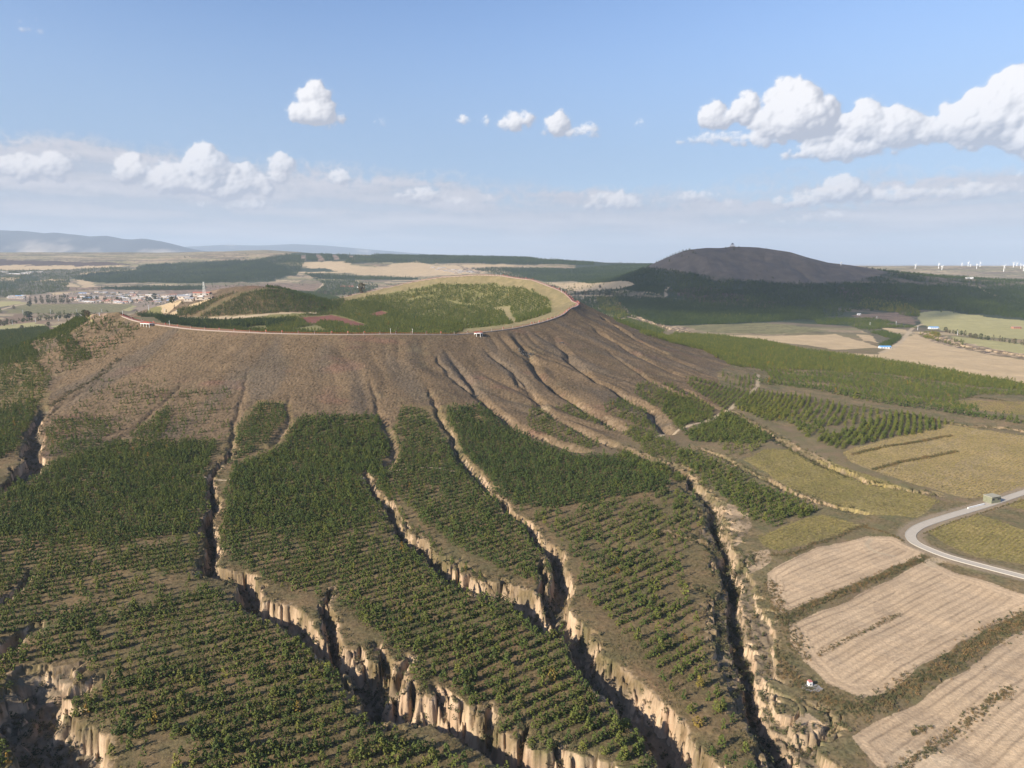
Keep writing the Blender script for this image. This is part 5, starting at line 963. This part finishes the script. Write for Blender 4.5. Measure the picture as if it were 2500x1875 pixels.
bands = [(700, 700, 1000, 7), (715, 1250, 2200, 16), (735, 830, 2212, 26), (752, 780, 2212, 26), (772, 800, 2100, 24), (790, 860, 1780, 22), (802, 1120, 1450, 6), (725, 110, 320, 8), (745, 90, 300, 5), (690, 1000, 1500, 8)]
for yy, xa, xb, n_ in bands:
    for i in range(n_): hpos.append((xa + (i + rh_.uniform(.1, .9)) * (xb - xa) / n_, yy + rh_.uniform(-6, 6)))
W_ = wpts('H', hpos); kept = []
for (hx, hy), (x, y) in zip(hpos, W_):
    if any((x - a) ** 2 + (y - b) ** 2 < 20 ** 2 for a, b in kept): continue
    kept.append((x, y)); kind = rh_.choices(['grey', 'red', 'pale', 'brown', 'blue'], [.30, .26 if 780 < hy else .1, .24, .28, .05])[0]
    zone = 'left end of the far village by the poplars' if hx < 1000 else ('middle of the far village' if hx < 1600 else 'right end of the far village by the mast')
    if hx < 330: zone = 'far village cluster left of the poplar row'
    put_house(kind, 'v', x, y, rh_.uniform(11, 30), rh_.uniform(-.12, .25), 'low %s roofed house at the %s' % (kind, zone), 'house', 'houses of the far village on the left plain')
hp2 = [(520, 262), (545, 250), (590, 245), (640, 265), (660, 285), (690, 270), (700, 292), (730, 268), (745, 285), (770, 275), (790, 290), (820, 278), (850, 292), (880, 285), (610, 280), (575, 268), (900, 296), (470, 240), (760, 300), (720, 305)]
for i, (x, y) in enumerate(wpts('J', hp2)): put_house(['grey', 'pale', 'grey', 'brown'][i % 4], 'v', x, y, 22, .2, 'small %s roofed house in the hamlet beyond the crater top' % ['grey', 'pale', 'grey', 'brown'][i % 4], 'house', 'houses of the hamlet beyond the crater')
for i, (x, y) in enumerate(wpts('H', [(95, 487), (120, 485), (150, 488), (185, 486), (210, 489), (260, 478), (320, 472), (360, 470), (430, 466), (290, 486), (60, 470), (20, 462)])): put_house('pale', 'v', x, y, 34, .1, 'pale roofed building among trees near the left edge of the plain', 'house', 'buildings of the distant settlement at the left edge')
for fr, px, kind, L, dims, wall, lab, nm in [('I', (1540, 446), 'red', 60, (40, 9, 4.5), BRICK, 'long red roofed farm building behind the crater mound', 'farm_building'), ('I', (1695, 452), 'pale', 44, (40, 9, 4.5), WWALL, 'white roofed shed right of the long red farm building', 'shed'), ('L', (1125, 996), 'blue', 18, (18, 9, 3.2), WWALL, 'blue roofed white shed beside the poplar row', 'shed'), ('L', (540, 1234), 'blue', 17, (18, 7, 2.6), WWALL, 'blue roofed low shed at the corner of the dirt track', 'shed'),
                                         ('L', (2118, 995), 'brown', 17, (16, 8, 3), BRICK, 'red brick shed in the pale fields at the right edge', 'shed'), ('L', (230, 832), 'pale', 8, (8, 5, 3), WWALL, 'tiny white hut on the shaded terraced fields', 'hut'), ('L', (1555, 400), 'pale', 26, (20, 9, 5), WWALL, 'white building on the distant wooded ridge', 'building')]:
    x, y = wpts(fr, [px])[0]; r = house(kind, *dims, wall=wall, name=nm); r.location = (x, y, H1(x, y)); r.rotation_euler = (0, 0, .05); r.scale = (L / dims[0], 1, 1); tag(r, lab, nm.replace('_', ' '))
# hilltop temple
x = 880.5 * 1.0; P = wpts('F', [(1582, 536)])[0]; d = px_dir(1788, 604); x, y = d[0] / d[1] * 2770, 2770.; z = H1(x, y)
r = thing('temple', 'small tiered temple on the summit of the dark distant hill', 'temple', (x, y, z))
MB().box((0, 0, 1.5), (17, 13, 5)).build('terrace', mat('stone', (.42, .40, .38), .9), r); MB().box((0, 0, 6.5), (9, 8, 5)).build('hall', WWALL, r)
mb = MB(); mb.box((0, 0, 9.6), (14, 12, 1.4), 0, .72); mb.box((0, 0, 11.6), (6, 5, 2.6)); mb.box((0, 0, 13.6), (8.5, 7.5, 2.6), 0, .12); mb.build('roof', ROOFS['grey'], r)
# roadside hut, shrine marker
x, y = wpts('G', [(1878, 172)])[0]; camo_m = mat('mottled_green_wall', (.19, .19, .13), .9, .45, 1.3)
r = thing('hut', 'weathered mottled green hut with small dark windows by the road bend', 'hut', (x, y, H1(x, y)), .35)
MB().box((0, 0, 1.6), (7.2, 5.0, 4.0)).build('wall', camo_m, r); MB().box((0, 0, 3.75), (7.6, 5.4, .3)).build('roof', mat('flat_roof', (.30, .28, .22), .9, .15, 1), r)
for wx_, ww in ((-2.4, 1.6), (1.6, .8), (2.8, .8)): MB().box((wx_, -2.53, 2.4), (ww, .1, .9)).build('window', dark, r)
MB().box((-.2, -2.53, 3.2), (2.4, .1, .3)).build('vent_slot', dark, r); MB().box((3.63, .3, 1.1), (.1, 1.2, 2.2)).build('door', dark, r)
x, y = wpts('G', [(862, 1192)])[0]; gz = H1(x, y); r = thing('shrine', 'tiny white shrine with red top on a grey pad beside the bare field', 'shrine', (x, y, gz + .1), .2)
MB().box((0, 0, .7), (1.25, 1.1, 1.6)).build('body', white, r); MB().box((0, 0, 1.7), (1.4, 1.25, .45), 0, .55).build('roof', mat('faded_red', (.33, .13, .12), .8), r); MB().box((0, -.57, .65), (.4, .06, .6)).build('niche', dark, r)
mb = MB(); mb.add([(3.6 * math.cos(a) * random.uniform(.75, 1.15), -1.2 + 2.8 * math.sin(a) * random.uniform(.8, 1.1), 0) for a in np.linspace(0, 6.0, 12)], [tuple(range(12))])
gp = mb.build('gravel_pad', mat('grey_gravel', (.27, .25, .24), .95, .3, 4), None, (x, y, gz + .14)); gp['kind'] = 'structure'
x0, y0 = wpts('G', [(1745, 212)])[0]; x1, y1 = wpts('G', [(1835, 190)])[0]; a = math.atan2(y1 - y0, x1 - x0)
r = thing('parapet', 'low white concrete culvert parapet beside the road near the green hut', 'parapet', ((x0 + x1) / 2, (y0 + y1) / 2, H1((x0 + x1) / 2, (y0 + y1) / 2)), a)
MB().box((0, 0, .3), (math.hypot(x1 - x0, y1 - y0), .35, 1.1)).build('wall', white, r); MB().box((0, 0, .9), (math.hypot(x1 - x0, y1 - y0) + .2, .5, .12)).build('coping', white, r)
def outcrop(fr, px, n_, w1, lab):
    x, y = wpts(fr, [px])[0]; rr_ = random.Random(n_); mb = MB()
    for i in range(n_):
        a, q = rr_.uniform(0, 6.28), w1 * math.sqrt(rr_.random()); X_, Y_ = x + q * math.cos(a), y + .6 * q * math.sin(a); zz = H1(X_, Y_) - H1(x, y); s_ = rr_.uniform(.7, 1.9)
        vs = [((X_ - x) + d_[0] * s_ * rr_.uniform(.6, 1.3), (Y_ - y) + d_[1] * s_ * rr_.uniform(.6, 1.2), zz + d_[2] * s_ * rr_.uniform(.6, 1.2)) for d_ in ((1, 0, 0), (-1, 0, 0), (0, 1, 0), (0, -1, 0), (0, 0, 1), (0, 0, -1))]
        mb.add(vs, [(0, 2, 4), (2, 1, 4), (1, 3, 4), (3, 0, 4), (2, 0, 5), (1, 2, 5), (3, 1, 5), (0, 3, 5)])
    tag(mb.build('rock_outcrop', ROCK, None, (x, y, H1(x, y))), lab, 'rocks')
ROCK = mat('dark_rock', (.06, .055, .05), .9, .4, .7)
outcrop('B', (1195, 815), 34, 8, 'dark rock outcrop on the bare slope right of the hexagonal platform'); outcrop('B', (1425, 740), 8, 3, 'small dark rock on the slope below the right rim'); outcrop('B', (875, 1065), 7, 2.6, 'single dark bush like rock low on the middle of the bare slope')
# lattice mast
x, y = wpts('A', [(1315, 466)])[0]; print('mast', x, y); r = thing('radio_mast', 'tall pale lattice mast at the right end of the far village', 'mast', (x, y, H1(x, y))); mb = MB(); Hm = 34 / FPX * math.hypot(x, y)
for sx, sy in ((-1, -1), (1, -1), (1, 1), (-1, 1)): mb.tube((sx * 2.6, sy * 2.6, -1), (sx * .6, sy * .6, Hm), .2, .13, 5)
for k in range(9):
    z0, z1 = k * Hm / 9, (k + 1) * Hm / 9; w0, w1 = 2.6 - 2.0 * k / 9, 2.6 - 2.0 * (k + 1) / 9; c0 = [(-w0, -w0, z0), (w0, -w0, z0), (w0, w0, z0), (-w0, w0, z0)]; c1 = [(-w1, -w1, z1), (w1, -w1, z1), (w1, w1, z1), (-w1, w1, z1)]
    for i in range(4): mb.tube(c0[i], c1[(i + 1) % 4], .10, .10, 4); mb.tube(c1[i], c1[(i + 1) % 4], .12, .12, 4)
mb.build('lattice', white, r); MB().box((0, 0, Hm + .4), (2.2, 2.2, .5)).build('antenna_platform', white, r); MB().box((-3, -7, 1.8), (9, 5, 4.2)).build('base_hut', WWALL, r)
# utility poles
UP = [('H', 250, 918, 880), ('H', 547, 915, 870), ('H', 828, 905, 868), ('H', 1100, 893, 866), ('H', 385, 1005, 968), ('H', 632, 988, 945), ('H', 880, 962, 922), ('H', 1075, 935, 908), ('H', 135, 1030, 988), ('H', 1608, 880, 835), ('H', 1780, 890, 860), ('H', 1912, 890, 872), ('L', 362, 968, 925), ('L', 443, 890, 850), ('L', 675, 955, 915), ('L', 935, 1010, 965), ('L', 1412, 1075, 1030)]
names = ['in the striped fields', 'in the striped fields', 'in the striped fields', 'in the striped fields', 'in the pale field left of the crater', 'in the pale field left of the crater', 'in the brown field left of the crater', 'in the brown field left of the crater', 'near the left edge of the pale field', 'in the tan field behind the rim corner', 'in the tan field behind the rim corner', 'in the tan field behind the rim corner', 'along the young grove on the right', 'along the shaded terraces on the right', 'along the young grove on the right', 'by the dirt track on the right', 'in front of the poplar row']
for (fr, ux, yb, yt), nm in zip(UP, names):
    x, y = wpts(fr, [(ux, yb)])[0]; hgt = (yb - yt) * FR[fr][2] / FPX * math.hypot(x, y) * 1.05; r = thing('utility_pole', 'thin pale concrete utility pole ' + nm, 'pole', (x, y, H1(x, y)), .5, 'utility poles on the plain')
    MB().tube((0, 0, -1), (0, 0, hgt), .42, .3, 6).build('pole', steel, r); MB().box((0, 0, hgt - .9), (3.4, .28, .28)).build('crossarm', steel, r)
# wind turbines
TB = [(905, 275, 220), (1187, 270, 210), (1225, 292, 238), (1465, 250, 215), (1540, 252, 198), (1567, 255, 225), (1643, 272, 218), (1683, 255, 200), (1843, 240, 205), (1890, 242, 188), (1980, 240, 180), (2020, 238, 195), (1968, 305, 235), (2083, 260, 200), (2172, 275, 225), (2206, 300, 230), (90, 232, 190), (227, 240, 198), (345, 244, 205), (15, 236, 200), (2125, 246, 205), (640, 240, 196)]
blade = mat('turbine_white', (.80, .80, .80), .5)
for i, (ux, yb, yt) in enumerate(TB):
    x, y = wpts('L', [(ux, yb)])[0]; hh = (yb - yt) * .2034 / FPX * math.hypot(x, y); Hh = hh * .70; R_ = hh * .42; z = float(smooth_z(np.array([x]), np.array([y]))[0])
    r = thing('wind_turbine', 'white wind turbine %s' % ('far off behind the right shoulder of the dark hill' if ux < 700 else ('on the pale plain left of the dense turbine group' if ux < 1300 else 'on the pale plain in the group near the right edge')), 'wind turbine', (x, y, z), rh_.uniform(-.4, .4), 'wind turbines on the far plain')
    w_ = .75; MB().tube((0, 0, -5), (0, 0, Hh), 2.6 * w_, 1.7 * w_, 8).build('tower', blade, r); MB().box((0, 1, Hh + 1), (4 * w_, 10, 4 * w_)).build('nacelle', blade, r)
    ph = rh_.uniform(0, 2.1)
    for k in range(3):
        a = ph + k * 2 * math.pi / 3; e = (math.sin(a) * R_, -5, Hh + 1 + math.cos(a) * R_); MB().tube((0, -5, Hh + 1), e, 1.7 * w_, .6 * w_, 5).build('blade', blade, r)
# ------------------------------------------------------------------ broadleaf trees of the plain
BL = leaf_mat('broadleaf', [(0, (.045, .055, .03)), (.4, (.07, .08, .04)), (.8, (.11, .10, .06)), (1, (.13, .10, .065))], False)
btp = [(crown(300, 60, 9, 6.5, 'round', 90, .12), trunk_mb(9, .3, 1)), (crown(301, 56, 13, 4.6, 'tall', 90, .10), trunk_mb(13, .28, 2)), (crown(302, 64, 9, 8.5, 'round', 90, .1), trunk_mb(9, .35, 3))]
btp = [(a.mesh('crown', BL), b.mesh('trunk', bark)) for a, b in btp]; bfirst = {}
def btree(kind, x, y, hgt, lab, group, nm):
    z = H1(x, y); s = hgt / (9, 13, 9)[kind]; sc = (s * rh_.uniform(.85, 1.2), s * rh_.uniform(.85, 1.2), s)
    if (kind, nm) not in bfirst:
        r = thing(nm, lab, 'tree', (x, y, z), 0, group); r.scale = sc; link('crown', btp[kind][0], r); link('trunk', btp[kind][1], r); bfirst[(kind, nm)] = r
    else: r = copy_tree(bfirst[(kind, nm)], (x, y, z), rh_.uniform(0, 6), sc, lab); r['group'] = group
for q in range(2):
    for x, y in along(wpts('H', [(330, 800 + q * 6), (560, 803 + q * 3), (770, 800 + q * 5)]), 21, 3): btree(1, x, y, rh_.uniform(17, 30), 'tall grey green poplar in the row left of the far village', 'poplars beside the far village', 'poplar_tree')
for x, y in along(wpts('L', [(1265, 1035), (1400, 1065), (1600, 1105), (1700, 1125), (1900, 1145), (2212, 1195), (2400, 1220)]), 8.5, 2.2): btree(int(rh_.random() < .4), x, y, rh_.uniform(6, 11.5), 'bushy grey green roadside tree in the row across the right fields', 'trees in the row across the right fields', 'roadside_tree')
for ux, uy, hh in [(850, 762, 12), (900, 770, 10), (940, 772, 15), (985, 765, 12), (1045, 768, 13), (1130, 770, 9), (1270, 775, 13), (1310, 770, 10), (1590, 778, 15), (1625, 778, 13), (1672, 758, 19), (1860, 798, 20), (1900, 750, 9), (2150, 762, 15), (790, 780, 12), (700, 745, 12), (1480, 790, 10), (1750, 770, 10), (2050, 760, 8), (320, 835, 14), (150, 862, 10)]:
    x, y = wpts('H', [(ux, uy)])[0]; btree(0, x, y, hh * 1.15 * math.hypot(x, y) / 2800, 'rounded dark tree standing among the houses of the far village', 'trees in the far village', 'village_tree')
for ux, uy, hh, kd, wh in [(308, 957, 17, 2, 'broad dark tree alone above the pale field on the left'), (440, 988, 12, 1, 'pointed'), (410, 990, 9, 0, 'x'), (250, 1005, 9, 0, 'x'), (130, 1024, 11, 0, 'x'), (80, 1030, 7, 0, 'x'), (50, 1045, 11, 0, 'x'), (5, 1040, 13, 0, 'x'), (180, 1015, 6, 0, 'x'), (320, 990, 7, 0, 'x'), (345, 985, 7, 0, 'x'), (500, 980, 8, 0, 'x'), (530, 977, 8, 0, 'x'), (560, 975, 8, 0, 'x'), (600, 972, 8, 0, 'x'), (650, 968, 9, 0, 'x'), (715, 965, 9, 2, 'x'), (745, 962, 12, 0, 'x'), (840, 955, 12, 0, 'x'), (915, 948, 8, 0, 'x'), (945, 945, 7, 0, 'x'), (525, 1040, 9, 0, 'x'), (240, 1085, 10, 0, 'x')]:
    x, y = wpts('H', [(ux, uy)])[0]; btree(kd, x, y, hh * .95, wh if len(wh) > 10 else 'small dark tree in the hedge line between the fields left of the crater', 'hedge line trees left of the crater', 'field_tree')
for ux, uy, hh in [(285, 548, 14), (20, 620, 15), (50, 622, 13), (100, 622, 14), (130, 622, 15), (160, 622, 14), (220, 624, 17), (285, 625, 15), (345, 628, 19), (365, 626, 22), (385, 628, 18), (430, 630, 14), (470, 632, 13), (520, 635, 12)]:
    x, y = wpts('K', [(ux, uy)])[0]; btree(0, x, y, hh, 'dark round tree in the shaded hedge row beyond the right crater flank', 'shaded trees beyond the right flank', 'hedge_tree')
for q in range(1):
    for x, y in along(wpts('A', [(1070, 560), (1110, 545), (1190, 495)]), 17, 4): btree(1, x, y, rh_.uniform(5, 8), 'pale feathery poplar in the short row behind the left rim', 'pale poplars behind the left rim', 'pale_poplar')
for x, y in along(wpts('K', [(1150, 690), (1400, 705), (1700, 740), (2100, 775), (2212, 790)]), 16, 4): btree(1, x, y, rh_.uniform(10, 16), 'slender brownish poplar in the belt at the foot of the shaded slope', 'poplars at the foot of the shaded slope', 'belt_poplar')
for x, y in along(wpts('I', [(1230, 520), (1350, 535), (1560, 535), (1700, 515)]), 24, 5): btree(0, x, y, rh_.uniform(12, 20), 'dark tree in the belt right behind the wooded mound', 'belt of trees behind the wooded mound', 'belt_tree')
# ------------------------------------------------------------------ a real cloud high to the left, outside the picture, whose shadow lies on the far hill
def make_cloud(sx, sy, rx, ry, zc, seed, lab):
    off_ = zc / math.tan(SUN_EL); cx = sx + math.sin(SUN_AZ) * off_; cy = sy + math.cos(SUN_AZ) * off_; n1, n2 = 96, 40
    th = np.linspace(0, 2 * np.pi, n1, endpoint=False); ph = np.linspace(.02, np.pi - .02, n2); PH_, TH_ = np.meshgrid(ph, th, indexing='ij')
    ux = np.sin(PH_) * np.cos(TH_); uy = np.sin(PH_) * np.sin(TH_); uz = np.cos(PH_)
    n_ = 1 + .30 * fbm(ux * 1.8 + 3 + uz, uy * 1.8 + seed, 4, seed) + .10 * fbm(ux * 7, uy * 7 + uz * 3, 3, seed + 3)
    Vv = np.stack([cx + ux * rx * n_, cy + uy * ry * n_, zc + np.where(uz > 0, 230, 60) * uz * n_], 2).reshape(-1, 3); mb = MB(); mb.v = [tuple(map(float, p)) for p in Vv]
    mb.f = [(i * n1 + j, (i + 1) * n1 + j, (i + 1) * n1 + (j + 1) % n1, i * n1 + (j + 1) % n1) for i in range(n2 - 1) for j in range(n1)]
    m = bpy.data.materials.new('cloud'); m.use_nodes = True; n = NT(m.node_tree); b = n.n['Principled BSDF']; b.inputs['Base Color'].default_value = (.9, .9, .9, 1); b.inputs['Roughness'].default_value = 1
    g_ = n.new('ShaderNodeNewGeometry'); s1_ = n.new('ShaderNodeSeparateXYZ'); n.l.new(g_.outputs['Position'], s1_.inputs[0])
    ex = n.m('DIVIDE', n.m('SUBTRACT', s1_.outputs[0], cx), rx); ey = n.m('DIVIDE', n.m('SUBTRACT', s1_.outputs[1], cy), ry); e2 = n.m('SQRT', n.m('ADD', n.m('MULTIPLY', ex, ex), n.m('MULTIPLY', ey, ey)))
    f = n.noise(g_.outputs['Position'], .006, 5, .6); al_ = n.m('MULTIPLY', n.m('SUBTRACT', 1.0, n.ss(n.m('ADD', e2, n.m('MULTIPLY', n.m('SUBTRACT', f.outputs[0], .5), .7)), .5, 1.05)), .58); n.l.new(al_, b.inputs['Alpha'])
    o = mb.build('cloud', m); tag(o, lab, 'cloud'); o.data.shade_smooth()
make_cloud(780, 2520, 900, 950, 1700, 3, 'large white cumulus cloud high above and outside the picture')
